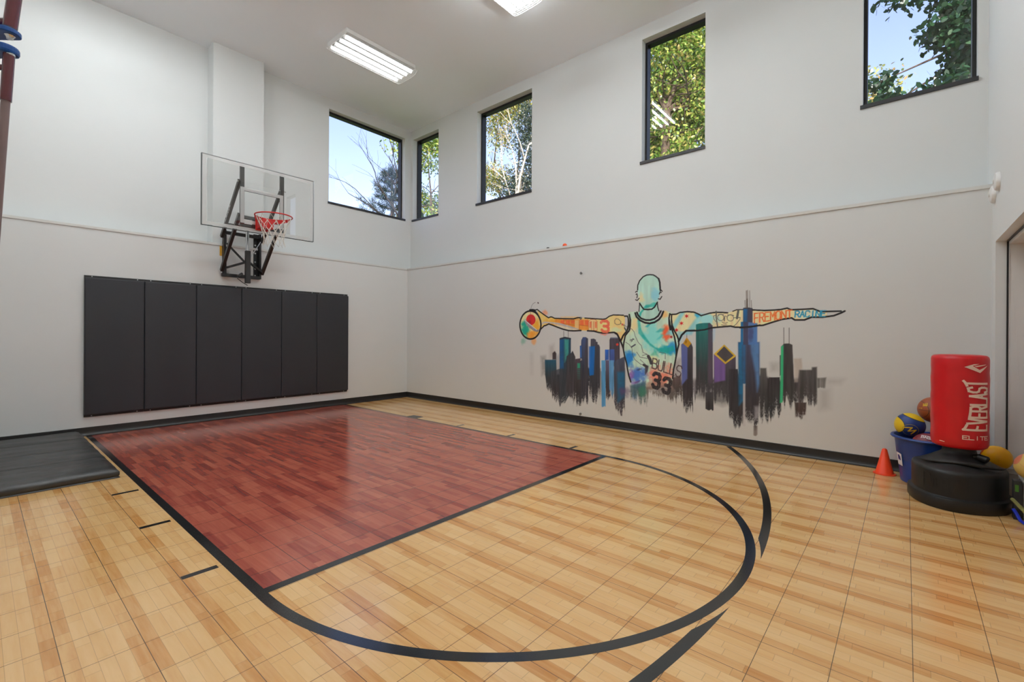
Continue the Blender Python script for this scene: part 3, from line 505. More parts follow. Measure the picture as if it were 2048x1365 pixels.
('S',2,(84,86,80),9.7,((6229,1632),(6232,1556),(6246,1447))),
('S',2,(84,86,80),3.8,((6227,1583),(6199,1573),(6204,1535),(6228,1502))),
('S',2,(84,86,80),17.9,((6483,1630),(6469,1541))),
('S',2,(84,86,80),4.2,((6476,1551),(6500,1550),(6503,1529),(6462,1472),(6432,1446))),
('S',2,(60,56,60),5.3,((4852,1497),(4847,1535),(4868,1564),(4910,1557),(4948,1518),(4936,1484),(4886,1477),(4852,1497))),
('S',2,(60,56,60),5.3,((4936,1503),(4969,1480),(5009,1450))),
('W',2,(196,70,60),0.9,0,4969,1479,23,21),
('S',2,(60,64,72),4.9,((4990,1480),(5035,1447),(5115,1414),(5150,1373),(5163,1317),(5211,1228),(5254,1189),(5280,1093),(5340,1071))),
('S',2,(60,64,72),4.9,((4999,1439),(5053,1373))),
('S',2,(60,64,72),4.9,((5019,1233),(5072,1201),(5116,1153),(5126,1056),(5161,992),(5247,931),(5307,918))),
('S',2,(60,64,72),4.8,((5186,1098),(5238,1028),(5340,1015))),
('S',2,(60,64,72),4.8,((5238,995),(5315,935))),
('S',2,(60,64,72),4.8,((5272,1053),(5331,1071),(5365,1040))),
('S',2,(60,64,72),4.7,((5512,1108),(5592,1091),(5591,1017))),
('S',2,(56,56,62),31.7,((5356,1044),(5382,1001),(5398,954))),
('S',2,(50,48,54),23.9,((5290,925),(5332,904))),
('S',2,(70,80,90),14.6,((5108,1165),(5164,1199))),
('S',2,(50,70,66),14.8,((5004,1431),(5027,1394))),
('P',2,(184,20,30),1,2,((5869,1608),(5875,1589),(5894,1593),(5882,1578),(5895,1564),(5875,1568),(5869,1549),(5863,1568),(5844,1565),(5857,1579),(5844,1594),(5863,1590))),
('P',2,(184,20,30),1,2,((5803,1517),(5809,1498),(5829,1502),(5816,1487),(5829,1473),(5809,1477),(5803,1458),(5797,1477),(5778,1473),(5791,1488),(5777,1503),(5797,1498))),
('P',2,(184,20,30),1,2,((5739,1429),(5746,1410),(5765,1414),(5752,1400),(5766,1385),(5746,1389),(5740,1370),(5733,1389),(5714,1385),(5727,1400),(5713,1415),(5733,1411))),
('P',2,(150,26,30),1,2,((5670,1337),(5676,1320),(5694,1324),(5682,1311),(5694,1297),(5676,1301),(5671,1284),(5665,1301),(5647,1297),(5659,1310),(5647,1324),(5665,1320))),
('T',4,(226,106,52),10.4,'FREMONT',((6658,1481),(7037,1540),(7037,1621),(6658,1592))),
('T',5,(38,140,176),10,'RACINE',((7068,1541),(7349,1543),(7354,1605),(7072,1609))),
('T',6,(70,52,54),11.6,'BULLS',((5409,890),(5788,786),(5818,928),(5423,1020))),
('T',8,(42,38,42),36.1,'3',((5417,639),(5499,618),(5526,808),(5436,826))),
('T',8,(42,38,42),37.1,'3',((5559,584),(5638,560),(5669,751),(5578,768))),
('T',2,(60,64,70),5.7,'34',((5103,1235),(5151,1272),(5133,1290),(5085,1259))),
('T',7,(226,104,80),31.1,'3',((4645,1382),(4750,1374),(4749,1529),(4627,1535)))]
# ------------------------------------------------------------------ mural painted on the wall (rasterised to a fine painted mesh)
def build_mural():
    X0,X1,Z0,Z1,C=2.90,7.70,.105,2.235,.0048
    nx=int((X1-X0)/C); nz=int((Z1-Z0)/C)
    xs=X0+C*np.arange(nx+1); zs=Z0+C*np.arange(nz+1)
    img=np.zeros((nz+1,nx+1,3),np.float32); al=np.zeros((nz+1,nx+1),np.float32); lay=np.zeros((nz+1,nx+1),np.int8)
    rg=np.random.default_rng(5)
    def vnoise(sx,sz,seed):
        r=np.random.default_rng(seed); gx=int((X1-X0)/sx)+3; gz=int((Z1-Z0)/sz)+3; g=r.random((gz,gx))
        fx=(xs-X0)/sx; fz=(zs-Z0)/sz; ix=fx.astype(int); iz=fz.astype(int); tx=fx-ix; tz=fz-iz; tx=tx*tx*(3-2*tx); tz=tz*tz*(3-2*tz)
        a=g[np.ix_(iz,ix)]*(1-tx)+g[np.ix_(iz,ix+1)]*tx; b=g[np.ix_(iz+1,ix)]*(1-tx)+g[np.ix_(iz+1,ix+1)]*tx
        return (a*(1-tz[:,None])+b*tz[:,None]).astype(np.float32)
    streak=.6*vnoise(.018,.35,1)+.4*vnoise(.007,.12,2); blot=.5*vnoise(.12,.12,3)+.3*vnoise(.05,.05,4)+.2*vnoise(.02,.02,6); dry=vnoise(.008,.016,8)
    colstreak=.55*vnoise(.035,9,9)+.45*vnoise(.014,9,10); tint=vnoise(.03,.2,12)
    def bb(pts,pad):
        a=np.array(pts,float)/1000; x0,z0=a.min(0)-pad; x1,z1=a.max(0)+pad
        i0=max(0,int((x0-X0)/C)); i1=min(nx+1,int((x1-X0)/C)+2); j0=max(0,int((z0-Z0)/C)); j1=min(nz+1,int((z1-Z0)/C)+2)
        return a,slice(j0,j1),slice(i0,i1)
    def sdist(a,gx,gz,closed=True):
        d=np.full(gx.shape,1e9,np.float32); ins=np.zeros(gx.shape,bool); n=len(a)
        for k in range(n if closed else n-1):
            p=a[k]; q=a[(k+1)%n]; e=q-p; L=max(e@e,1e-12)
            t=np.clip(((gx-p[0])*e[0]+(gz-p[1])*e[1])/L,0,1); d=np.minimum(d,np.hypot(gx-p[0]-t*e[0],gz-p[1]-t*e[1]))
            if closed and abs(e[1])>1e-12:
                c=((p[1]>gz)!=(q[1]>gz))&(gx<e[0]*(gz-p[1])/e[1]+p[0]); ins^=c
        return d,ins
    def blend(sj,si,m,col,l):
        m=np.clip(m,0,1); c=np.array(col,np.float32)/255 if not isinstance(col,np.ndarray) else col
        A=al[sj,si]; o=m+A*(1-m); k=(m/np.maximum(o,1e-6))[...,None]
        img[sj,si]=img[sj,si]*(1-k)+c*k; al[sj,si]=o
        L=lay[sj,si]; L[m>.35]=l; L[(L==0)&(m>.02)]=l
    masks={}
    def polymask(pts,f):
        f=f/1000; a,sj,si=bb(pts,f+.01); gx,gz=np.meshgrid(xs[si],zs[sj]); d,ins=sdist(a,gx,gz); s=np.where(ins,d,-d)
        return sj,si,np.clip(.5+s/(2*max(f,.003)),0,1),gx,gz
    for o in MURAL:
        k=o[0]
        if k=='M':
            sj,si,m,_,_=polymask(o[2],4); full=np.zeros_like(al); full[sj,si]=m; masks[o[1]]=full
        elif k=='P':
            _,l,col,a,f,pts=o; sj,si,m,_,_=polymask(pts,f)
            if f>8: m=m*np.clip(.45+1.1*blot[sj,si],0,1)
            v=(1+.12*(tint[sj,si]-.5))[...,None]; blend(sj,si,m*a,(np.array(col,np.float32)/255)*v,l)
        elif k=='S':
            _,l,col,w,pts=o; r=max(w*.00068,.0034); a,sj,si=bb(pts,r+.012); gx,gz=np.meshgrid(xs[si],zs[sj]); d,_=sdist(a,gx,gz,False)
            blend(sj,si,np.clip(.5+(r-d)/.004,0,1)*(1 if w>8 else .9),col,l)
        elif k=='W':
            _,l,col,a,clip,cx,cz,rx,rz=o; cx/=1000;cz/=1000;rx/=1000;rz/=1000
            _,sj,si=bb([(cx*1000-rx*1500,cz*1000-rz*1500),(cx*1000+rx*1500,cz*1000+rz*1500)],0); gx,gz=np.meshgrid(xs[si],zs[sj])
            q=np.hypot((gx-cx)/rx,(gz-cz)/rz); m=np.clip((1.15-q)*1.15+(blot[sj,si]-.5)*1.7,0,1); m=m*m*(3-2*m)*a
            if isinstance(clip,str): m=m*masks[clip][sj,si]
            blend(sj,si,m,col,l)
        elif k=='B':
            _,l,c1,c2,a,f,zb,drip,fade,pts=o; sj,si,m,gx,gz=polymask(pts,f); zb/=1000; dr=drip*.0016
            top=max(p[1] for p in pts)/1000
            cut=zb+dr*(colstreak[sj,si]-.35)*1.5+.02*(streak[sj,si]-.5)
            m=m*np.clip((gz-cut)/max(.25*dr,.008)+.5,0,1)*np.clip(1.25-np.clip((cut+dr*1.2-gz)/(dr*1.5),0,1)*(dry[sj,si]*1.3),0,1)
            t=np.clip((top-gz)/max((top-zb)*fade,.05),0,1)+.5*(streak[sj,si]-.5); t=np.clip(t,0,1)[...,None]
            c=(np.array(c1,np.float32)*(1-t)+np.array(c2,np.float32)*t)/255*(1+.5*(streak[sj,si]-.5))[...,None]
            blend(sj,si,m*a,c.astype(np.float32),l)
        elif k=='T':
            _,l,col,w,txt,q=o; bl,br,tr,tl=[np.array(p,float) for p in q]
            for st in text_strokes(txt):
                pts=[tuple((bl*(1-x)+br*x)*(1-y)+(tl*(1-x)+tr*x)*y) for x,y in st]
                r=w*.00066; a,sj,si=bb(pts,r+.01); gx,gz=np.meshgrid(xs[si],zs[sj]); d,_=sdist(a,gx,gz,False)
                blend(sj,si,np.clip(.5+(r-d)/.004,0,1)*np.clip(.55+.9*dry[sj,si],0,1),col,l)
    mt=NT('mural_paint'); at=mt.n('ShaderNodeAttribute',{'attribute_name':'paint'})
    mt.set(mt.b,'Base_Color',mt.mix(at.outputs['Alpha'],rgb(*WALL),at.outputs['Color'])); mt.set(mt.b,'Roughness',.6); mt.set(mt.b,'Specular_IOR_Level',.35)
    root=thing('wall_mural',(5.3,-.001,1.1),'large painted mural of a faceless ballplayer with outstretched arms above a dark city skyline','mural')
    linear=np.clip(np.where(img<=.04045,img/12.92,((np.maximum(img,0)+.055)/1.055)**2.4)*1.32,0,.93)
    ca=np.maximum.reduce([al[:-1,:-1],al[1:,:-1],al[:-1,1:],al[1:,1:]]); cl=lay[:-1,:-1].copy()
    for q in (lay[1:,:-1],lay[:-1,1:],lay[1:,1:]): cl=np.maximum(cl,q)
    gx,gz=np.meshgrid(xs,zs); idx=np.arange((nx+1)*(nz+1)).reshape(nz+1,nx+1)
    for l,nm,lb in ((1,'painted_skyline','dark blue and charcoal skyline with dripping lower edges'),(2,'painted_figure','black outlined figure filled with teal, cream and orange'),(3,'painted_ball','round ball outline with red disc and grey stroke'),(4,'painted_lettering','orange painted word on the thin forearm'),(5,'painted_lettering','blue painted word near the pointed hand'),(6,'painted_lettering','black painted team name on the chest'),(8,'painted_lettering','black painted player number on the chest'),(7,'painted_lettering','salmon painted digit on the upper arm')):
        m=(cl==l)&(ca>.02); jj,ii=np.nonzero(m)
        F=np.stack([idx[jj,ii],idx[jj,ii+1],idx[jj+1,ii+1],idx[jj+1,ii]],1); u,inv=np.unique(F,return_inverse=True); F=inv.reshape(F.shape)
        V=np.stack([gx.ravel()[u],np.full(len(u),-.0015),gz.ravel()[u]],1)
        o=npmesh(nm,V,F,mt.m,root); o['label']=lb
        at=o.data.color_attributes.new('paint','FLOAT_COLOR','POINT'); c=np.ones((len(u),4),np.float32); c[:,:3]=linear.reshape(-1,3)[u]; c[:,3]=al.ravel()[u]; at.data.foreach_set('color',c.ravel())
build_mural()
# ------------------------------------------------------------------ room shell
W=8.593; H=5.795; LZ=2.705; UP=.32; FY=-7.2
def holed(mb,ar,zr,holes,d0,d1,mp):
    A=sorted(set([ar[0],ar[1]]+[h[i] for h in holes for i in (0,1)])); Z=sorted(set([zr[0],zr[1]]+[h[i] for h in holes for i in (2,3)]))
    inh=lambda a,z: any(h[0]<a<h[1] and h[2]<z<h[3] for h in holes)
    for a0,a1 in zip(A,A[1:]):
        for z0,z1 in zip(Z,Z[1:]):
            if inh((a0+a1)/2,(z0+z1)/2): continue
            for d in (d0,d1): mb.add([mp(a0,d,z0),mp(a1,d,z0),mp(a1,d,z1),mp(a0,d,z1)],[(0,1,2,3)])
    for (a0,a1,z0,z1) in list(holes)+[(ar[0],ar[1],zr[0],zr[1])]:
        for (p,q) in (((a0,z0),(a1,z0)),((a1,z0),(a1,z1)),((a1,z1),(a0,z1)),((a0,z1),(a0,z0))):
            mb.add([mp(p[0],d0,p[1]),mp(q[0],d0,q[1]),mp(q[0],d1,q[1]),mp(p[0],d1,p[1])],[(0,1,2,3)])
mx=lambda a,d,z:(d,a,z); my=lambda a,d,z:(a,d,z)
SZ,HZ=3.80,5.60
HB=[(-.245,.61,SZ,HZ),(1.74,3.075,SZ,HZ),(5.095,5.98,SZ,HZ),(7.64,8.52,SZ,HZ)]
HL=[(-1.58,.165,SZ,HZ)]
b=MB(); b.box((-.55,FY,0),(0,0,LZ)); holed(b,(FY,UP),(LZ,H),HL,-UP,-.55,mx); struct(b.build('wall_left','wall'))
b=MB(); b.box((-.55,0,0),(W+.4,.55,LZ)); holed(b,(-.55,W+.4),(LZ,H),HB,UP,.55,my); struct(b.build('wall_back','wall'))
b=MB(); holed(b,(FY,-.0005),(-.11,LZ),[(-2.1,-.2,-.109,2.16)],W,W+.4,mx); b.box((W,FY,LZ),(W+.4,UP-.0005,H)); struct(b.build('wall_right','wall'))
b=MB(); b.box((-.55,FY-.2,0),(W+.4,FY,H)); struct(b.build('wall_front','wall'))
b=MB(); b.box((-.55,FY-.2,H),(W+.4,.55,H+.15)); struct(b.build('ceiling','ceiling'))
b=MB(); b.box((-.0644-.2556,-3.5749,LZ),(-.0644,-2.8429,H)); struct(b.build('pillar','wall'))['label']='white boxed column above the hoop running up to the ceiling'
# ledge trim strips
b=MB(); b.box((0,FY,2.672),(.012,-.012,LZ+.002)); struct(b.build('trim_1','trim',bevel=.002))
b=MB(); b.box((0,-.012,2.672),(W,0,LZ+.002)); struct(b.build('trim_2','trim',bevel=.002))
# cove base
def cove(mb,p0,p1,nrm,h=.108,t=.006,toe=.034):
    prof=[(0,0),(0,h),(t*.5,h),(t,h-.004),(t,.045),(t+.006,.022),(t+.016,.008),(toe,.003),(toe,0)]
    rings=[[(p[0]+nrm[0]*d,p[1]+nrm[1]*d,z+.0006) for d,z in prof] for p in (p0,p1)]
    mb.loft(rings)
b=MB(); cove(b,(0,FY),(0,-.002),(1,0)); struct(b.build('baseboard_left','base',smooth=True))
b=MB(); cove(b,(.006,0),(W,0),(0,-1)); struct(b.build('baseboard_back','base',smooth=True))
# ------------------------------------------------------------------ floor with its painted areas
fl=MB().box((-.02,FY,-.12),(W+.4,.02,0)).build('floor','maple'); struct(fl)
def floorpaint(name,polys,mat,z=.0004):
    mb=MB()
    for pl in polys: mb.add([(x,y,z) for x,y in pl],[tuple(range(len(pl)))])
    return mb.build(name,mat,fl)
CYK=-3.2065; FX=5.467; LW=.0555; CX=5.55
def rect(x0,x1,y0,y1): return [(x0,y0),(x1,y0),(x1,y1),(x0,y1)]
floorpaint('painted_key',[rect(.03,FX,CYK-1.75,CYK+1.75)],'redwood')['label']='red wood-pattern key area'
for s in (-1,1):
    y0,y1=sorted((CYK+s*1.75,CYK+s*(1.75+LW))); floorpaint('lane_line',[rect(.03,CX,y0,y1)],'line')
floorpaint('free_throw_line',[rect(FX,FX+.058,CYK-1.75,CYK+1.75)],'line')
def arcquads(cx,cy,r0,r1,a0,a1,n,keep=None):
    out=[]
    for i in range(n):
        t0=a0+(a1-a0)*i/n; t1=a0+(a1-a0)*(i+1)/n
        out.append([(cx+r0*math.cos(t0),cy+r0*math.sin(t0)),(cx+r1*math.cos(t0),cy+r1*math.sin(t0)),(cx+r1*math.cos(t1),cy+r1*math.sin(t1)),(cx+r0*math.cos(t1),cy+r0*math.sin(t1))])
    return out
CX=5.55
floorpaint('free_throw_circle',arcquads(CX,CYK,1.7495,1.8055,-PI/2,PI/2,160),'line')
# three point arc, interrupted where the free throw circle passes
RC=1.833
for s,nm in ((1,'three_point_arc'),(-1,'three_point_arc')):
    pl=[]; RI,RO,BX=5.735,5.79,1.574
    am=math.asin((3.2065-.035)/RO)
    if s<0: am=math.radians(44)
    n=220
    for i in range(n):
        t0=am*i/n; t1=am*(i+1)/n; q=[]
        for t in (t0,t1):
            ro=RO; ri=RI
            # smallest radius that stays outside the clipping circle
            c,sn=math.cos(t),math.sin(t); dx=BX-CX; bq=dx*c; disc=bq*bq-(dx*dx-RC*RC)
            if disc>0: ri=max(ri,-bq+math.sqrt(disc))
            q.append((ri,ro,c,sn*s))
        if q[0][0]>=q[0][1] and q[1][0]>=q[1][1]: continue
        (a,b_,c,d),(e,f,g,h)=q; a=min(a,b_); e=min(e,f)
        pl.append([(BX+a*c,CYK+a*d),(BX+b_*c,CYK+b_*d),(BX+f*g,CYK+f*h),(BX+e*g,CYK+e*h)])
    floorpaint(nm,pl,'line')
for s,o0,o1 in ((-1,1.828,2.002),(1,1.808,1.952)):
    y0,y1=sorted((CYK+s*o0,CYK+s*o1))
    floorpaint('lane_block',[rect(1.89,2.145,y0,y1)],'line')
    for x in (3.075,4.05,5.025): floorpaint('lane_mark',[rect(x-.022,x+.022,y0,y1)],'line')
# ------------------------------------------------------------------ windows
def window(i,axis,h,front):
    a0,a1,z0,z1=h; mp=my if axis=='y' else mx; s=1 if axis=='y' else -1
    root=thing('window_%d'%i,mp((a0+a1)/2,front+s*.15,z0),None,None,None,'structure')
    def bx(mb,aa,bb,za,zb,da,db):
        p=mp(aa,front+s*da,za); q=mp(bb,front+s*db,zb); mb.box(tuple(min(p[k],q[k]) for k in range(3)),tuple(max(p[k],q[k]) for k in range(3)))
    w=.032; g=.001; mb=MB()
    for za,zb,aa,bb in ((z0+.045,z1-g,a0+g,a0+w),(z0+.045,z1-g,a1-w,a1-g),(z1-w-.008,z1-g,a0+w,a1-w),(z0+.04,z0+.06,a0+w,a1-w)): bx(mb,aa,bb,za,zb,.108,.215)
    mb.build('window_frame','frame',root,bevel=.002)
    mb=MB(); bx(mb,a0+w,a1-w,z0+.06,z1-w-.008,.172,.176); mb.build('pane','glass',root)
    mb=MB(); bx(mb,a0+g,a1-g,z0+g,z0+.04,0,.215); bx(mb,a0-.022,a1+.006,z0-.004,z0+.036,-.018,-.0005); mb.build('sill','sill',root,bevel=.002)
window(1,'x',HL[0],-UP)
for i,h in enumerate(HB): window(i+2,'y',h,UP)
# ------------------------------------------------------------------ door recess in the right wall
d=thing('door_1',(W+.2,-1.1,0),None,None,None,'structure')
mb=MB(); mb.box((W+.078,-2.099,0),(W+.19,-2.06,2.159)); mb.box((W+.078,-.24,0),(W+.19,-.201,2.159)); mb.box((W+.078,-2.06,2.12),(W+.19,-.24,2.159)); mb.build('door_jamb','door',d,bevel=.003)
mb=MB(); mb.box((W+.066,-2.099,0),(W+.077,-2.08,2.159)); mb.box((W+.066,-.212,0),(W+.077,-.201,2.159)); mb.box((W+.066,-2.08,2.146),(W+.077,-.212,2.159)); mb.build('weather_seal','base',d)
mb=MB(); mb.box((W+.2,-2.099,.01),(W+.24,-.201,2.159))
for z0,z1 in ((.25,.95),(1.1,1.95)):
    for y0,y1 in ((-1.95,-1.25),(-1.05,-.35)): mb.box((W+.192,y0,z0),(W+.2,y1,z1))
mb.build('door_leaf','door',d,bevel=.004)
# ------------------------------------------------------------------ ceiling lights
def make_light(x,y):
    r=thing('ceiling_light',(x,y,H),None,'ceiling light','caged ceiling lights')
    hx,hy=.275,.62
    mb=MB(); mb.box((x-hx,y-hy,H-.06),(x+hx,y+hy,H-.0005))
    for yy in (y-hy,y+hy-.012): mb.box((x-hx,yy,H-.082),(x+hx,yy+.012,H-.06))
    mb.build('housing','fixture',r,bevel=.004)
    mb=MB()
    for cx in (-.2,-.068,.068,.2):
        for sg in (-1,1): mb.add([(x+cx,y-hy+.02,H-.072),(x+cx+sg*.055,y-hy+.02,H-.0945),(x+cx+sg*.055,y+hy-.02,H-.0945),(x+cx,y+hy-.02,H-.072)],[(0,1,2,3)])
    # ridge reflectors between the tubes
    mb.build('reflector','fixture',r)
    for cx in (-.2,-.068,.068,.2):
        MB().tube([(x+cx,y-hy+.03,H-.102),(x+cx,y+hy-.03,H-.102)],.0185,14).build('tube','tube',r,smooth=True)
    mb=MB(); wr=.0022
    def gz(q): return H-.082-.062*math.sqrt(max(0,1-(abs(q)/ (hx+.012))**4))
    prof=[-hx-.012+ (2*hx+.024)*k/10 for k in range(11)]
    for k,q in enumerate(prof): mb.tube([(x+q,y-hy-.005,gz(q)),(x+q,y+hy+.025,gz(q))],wr,5)
    for j in range(43):
        yy=y-hy-.005+(2*hy+.03)*j/42
        mb.tube([(x+q,yy,gz(q)) for q in prof],wr if j not in(0,42) else .0035,5)
    mb.build('wire_guard','wire',r)
    return r
def dup(root,loc,**props):
    r=root.copy(); COL.objects.link(r)
    for k in list(r.keys()):
        if k in props: r[k]=props[k]
    for k,v in props.items(): r[k]=v
    r.location=loc
    for ch in list(root.children):
        c=ch.copy(); COL.objects.link(c); c.parent=r; c.matrix_parent_inverse=ch.matrix_parent_inverse.copy()
        for g in ch.children:
            e=g.copy(); COL.objects.link(e); e.parent=c
    return r
l0=make_light(1.53,-1.815); l0['label']='caged fluorescent ceiling light near the hoop, seen whole'
hid=[dup(l0,(4.175,-1.815,H),label='caged fluorescent ceiling light cut by the top edge of the photo')]
hid.append(dup(l0,(6.28,-1.815,H),label='caged fluorescent ceiling light above the boxing bag side of the court'))
hid.append(dup(l0,(1.53,-4.95,H),label='caged fluorescent ceiling light over the black floor mat'))
hid.append(dup(l0,(4.175,-4.95,H),label='caged fluorescent ceiling light over the middle of the left side line'))
hid.append(dup(l0,(6.82,-4.95,H),label='caged fluorescent ceiling light nearest the camera'))
for r in hid:
    for ch in r.children:
        if ch.name.startswith('tube'): ch.data=ch.data.copy(); ch.data.materials[0]=M['tubeh']
# ------------------------------------------------------------------ wall pads
ORD=['leftmost','second from left','third from left','fourth from left','fifth from left','rightmost']
def make_pad(y0):
    w=.6096; r=thing('wall_pad',(0,y0+w/2,.24),None,'wall pad','charcoal pads under the hoop')
    MB().box((.0125,y0+.0015,.272),(.058,y0+w-.0015,2.036)).build('cushion','pad',r,bevel=.012,seg=3)
    bk=MB().box((.0005,y0+.0005,.2407),(.012,y0+w-.0005,2.0667)).build('backing_board','padflange',r)
    for z in (.2535,2.054):
        for yy in (y0+.075,y0+w-.07):
            MB().lathe([(.0065,.012),(.0065,.0135),(.0,.0145)],(0,yy,z),8,axis='x').build('screw','zinc',bk)
    return r
p0=make_pad(-5.0322); p0['label']='%s charcoal vinyl wall pad in the row under the hoop'%ORD[0]
for i in range(1,6): dup(p0,(0,-5.0322+.6096*(i+.5),.24),label='%s charcoal vinyl wall pad in the row under the hoop'%ORD[i])
# ------------------------------------------------------------------ floor mat
def mat():
    r=thing('gym_mat',(1.28,-6.05,0),'thick black vinyl folding mat lying on the floor against the hoop wall','mat')
    X0,X1,Y0,Y1=.05,2.515,-6.9,-5.085; N=80; m=60; V=[];F=[]; t=.088
    rg=np.random.default_rng(3)
    for i in range(N+1):
        for j in range(m+1):
            x=X0+(X1-X0)*i/N; y=Y0+(Y1-Y0)*j/m
            e=min(i,N-i,j,m-j)/2.2; rz=t-.018*max(0,1-e)**2
            q=(x-X0)/(X1-X0)*4; dd=min(abs(q-k) for k in (1,2,3)); rz-=.012*math.exp(-(dd/.035)**2)
            rz+=.0035*math.sin(9*x+1.3*math.sin(2.2*y)+.4)*math.sin(1.5*y+.8*x)+.002*math.sin(23*x+2*math.sin(3*y))
            V.append((x,y,rz))
    for i in range(N):
        for j in range(m): a=i*(m+1)+j; F.append((a,a+m+1,a+m+2,a+1))
    mb=MB(); mb.add(V,F)
    ring=[i*(m+1) for i in range(N+1)]+[N*(m+1)+j for j in range(1,m+1)]+[i*(m+1)+m for i in range(N-1,-1,-1)]+[j for j in range(m-1,0,-1)]
    # side wall: bulging vinyl down to a flat welt
    for (za,zb,oa,ob) in ((None,.045,0,.014),(.045,.012,.014,.0),(.012,.006,0,.008),(.006,.001,.008,.006)):
        pass
    cx,cy=(X0+X1)/2,(Y0+Y1)/2
    def off(p,o):
        x,y=p[0],p[1]; nx=(1 if x>X1-1e-4 else -1 if x<X0+1e-4 else 0); ny=(1 if y>Y1-1e-4 else -1 if y<Y0+1e-4 else 0); return x+nx*o,y+ny*o
    base=[V[k] for k in ring]; rings=[base]
    for z,o in ((.055,.012),(.03,.012),(.012,.004),(.006,.014),(.001,.014)):
        rings.append([(*off(p,o+.002*math.sin(p[0]*17+p[1]*13)),z) for p in base])
    mb.loft(rings,cap0=False,cap1=True)
    o=mb.build('cover','matv',r,smooth=True,angle=60)
    mb=MB()
    for k in range(5):
        x=X0+.25+k*.48; mb.lathe([(.0,.0),(.006,.0),(.008,.003),(.006,.006)],(x,Y1+.013,.022),8,axis='y')
    return r
mat()
# ------------------------------------------------------------------ basketball hoop
hp=thing('basketball_hoop',(0,CYK,2.2),'wall-mounted basketball hoop with clear backboard, red rim and black steel arms','basketball hoop')
YL,YR=-3.495,-2.918
wm=MB()
for y0,y1 in ((-3.465,-3.405),(-3.02,-2.925)):
    wm.box((.0005,y0,2.205),(.006,y1,2.93)); wm.box((.006,y0 if y0<-3.2 else y1-.03,2.205),(.075,(y0+.03) if y0<-3.2 else y1,2.93))
wm.box((.06,-3.50,2.195),(.105,-2.95,2.245))
wm.build('wall_mount','glosssteel',hp,bevel=.002)
MB().box((.07,-3.46,2.845),(.11,-2.97,2.895)).build('cross_tube','glosssteel',hp,bevel=.003)
for yy in (-3.43,-2.995):
    for z in (2.26,2.37,2.48,2.62,2.75,2.87): MB().lathe([(.013,.006),(.013,.013),(.007,.013),(.007,.02)],(0,yy,z),8,axis='x').build('mount_bolt','zinc',hp)
MB().box((.0004,-3.50,2.52),(.004,-3.468,2.68)).build('caution_sticker','yellow_sticker',hp)
UA=((.075,2.80),(.80,3.51)); LA=((.075,2.285),(.80,3.03))
for y in (YL,YR):
    a=MB().bar((UA[0][0],y,UA[0][1]),(UA[1][0],y,UA[1][1]),.04,.052).build('upper_arm','steel',hp,bevel=.002)
    if y==YL:
        tb=MB(); n_=text_strokes('GOALRILLA'); p0=Vector((.20,y-.0206,2.922)); dr=(Vector((.8,0,3.51))-Vector((.075,0,2.8))).normalized(); up=Vector((-dr.z,0,dr.x))
        for st in n_:
            for q0,q1 in zip(st,st[1:]):
                A=p0+dr*(q0[0]*.40)+up*((q0[1]-.5)*.034); B=p0+dr*(q1[0]*.40)+up*((q1[1]-.5)*.034); tb.bar(A,B,.0012,.0055,up=(0,0,1) if abs((B-A).normalized().z)<.9 else (1,0,0))
        tb.build('arm_lettering','label',a)['label']='pale lettering along the arm'
    MB().bar((LA[0][0],y,LA[0][1]),(LA[1][0],y,LA[1][1]),.042,.05).build('lower_arm','steel',hp,bevel=.002)
for xx,zz in ((.245,2.965),(.77,3.0)): MB().bar((xx,YL+.02,zz),(xx,YR-.02,zz),.04,.045).build('arm_cross_bar','steel',hp,bevel=.002)
# diagonal struts between mount and actuator
P=(.27,CYK-.03,2.42)
for q in ((.14,YL+.05,2.70),(.13,YL+.05,2.33)): MB().bar(q,P,.03,.03).build('strut','glosssteel',hp,bevel=.002)
MB().bar((.13,YR-.02,2.31),(.27,CYK+.04,2.42),.028,.028).build('strut','glosssteel',hp,bevel=.002)
MB().tube([(.1,YR-.03,2.80),(.26,CYK+.03,2.47)],.006,8).build('tension_rod','zinc',hp,smooth=True)
# height actuator
act=MB().box((.265,CYK-.034,2.10),(.325,CYK+.034,2.60)).build('actuator_sleeve','steel',hp,bevel=.004)
MB().tube([(.295,CYK-.008,2.595),(.295,CYK-.008,2.95)],.026,16).build('actuator_rod','chrome',act,smooth=True)
ck=MB().bar((.25,CYK-.12,2.20),(.25,CYK-.06,2.25),.045,.035).build('crank_box','steel',hp,bevel=.003)
MB().tube([(.25,CYK-.125,2.195),(.26,CYK-.13,2.165),(.28,CYK-.07,2.11),(.30,CYK,2.065)],.006,6).build('crank_rod','steel',ck,smooth=True)
# uprights behind the glass
for y in (-3.467,-2.917):
    u=MB().box((.782,y-.024,2.855),(.832,y+.024,3.735)).build('upright','steel',hp,bevel=.002)
MB().box((.79,-3.443,3.37),(.83,-2.941,3.395)).build('upright_cross_bar','steel',hp,bevel=.002)
MB().box((.785,-3.443,2.855),(.83,-2.941,2.895)).build('upright_cross_bar','steel',hp,bevel=.002)
for y in (YL,YR):
    MB().tube([(.8,y-.03,3.49),(.8,y+.06,3.49)],.011,8).build('pivot_bolt','zinc',hp,smooth=True)
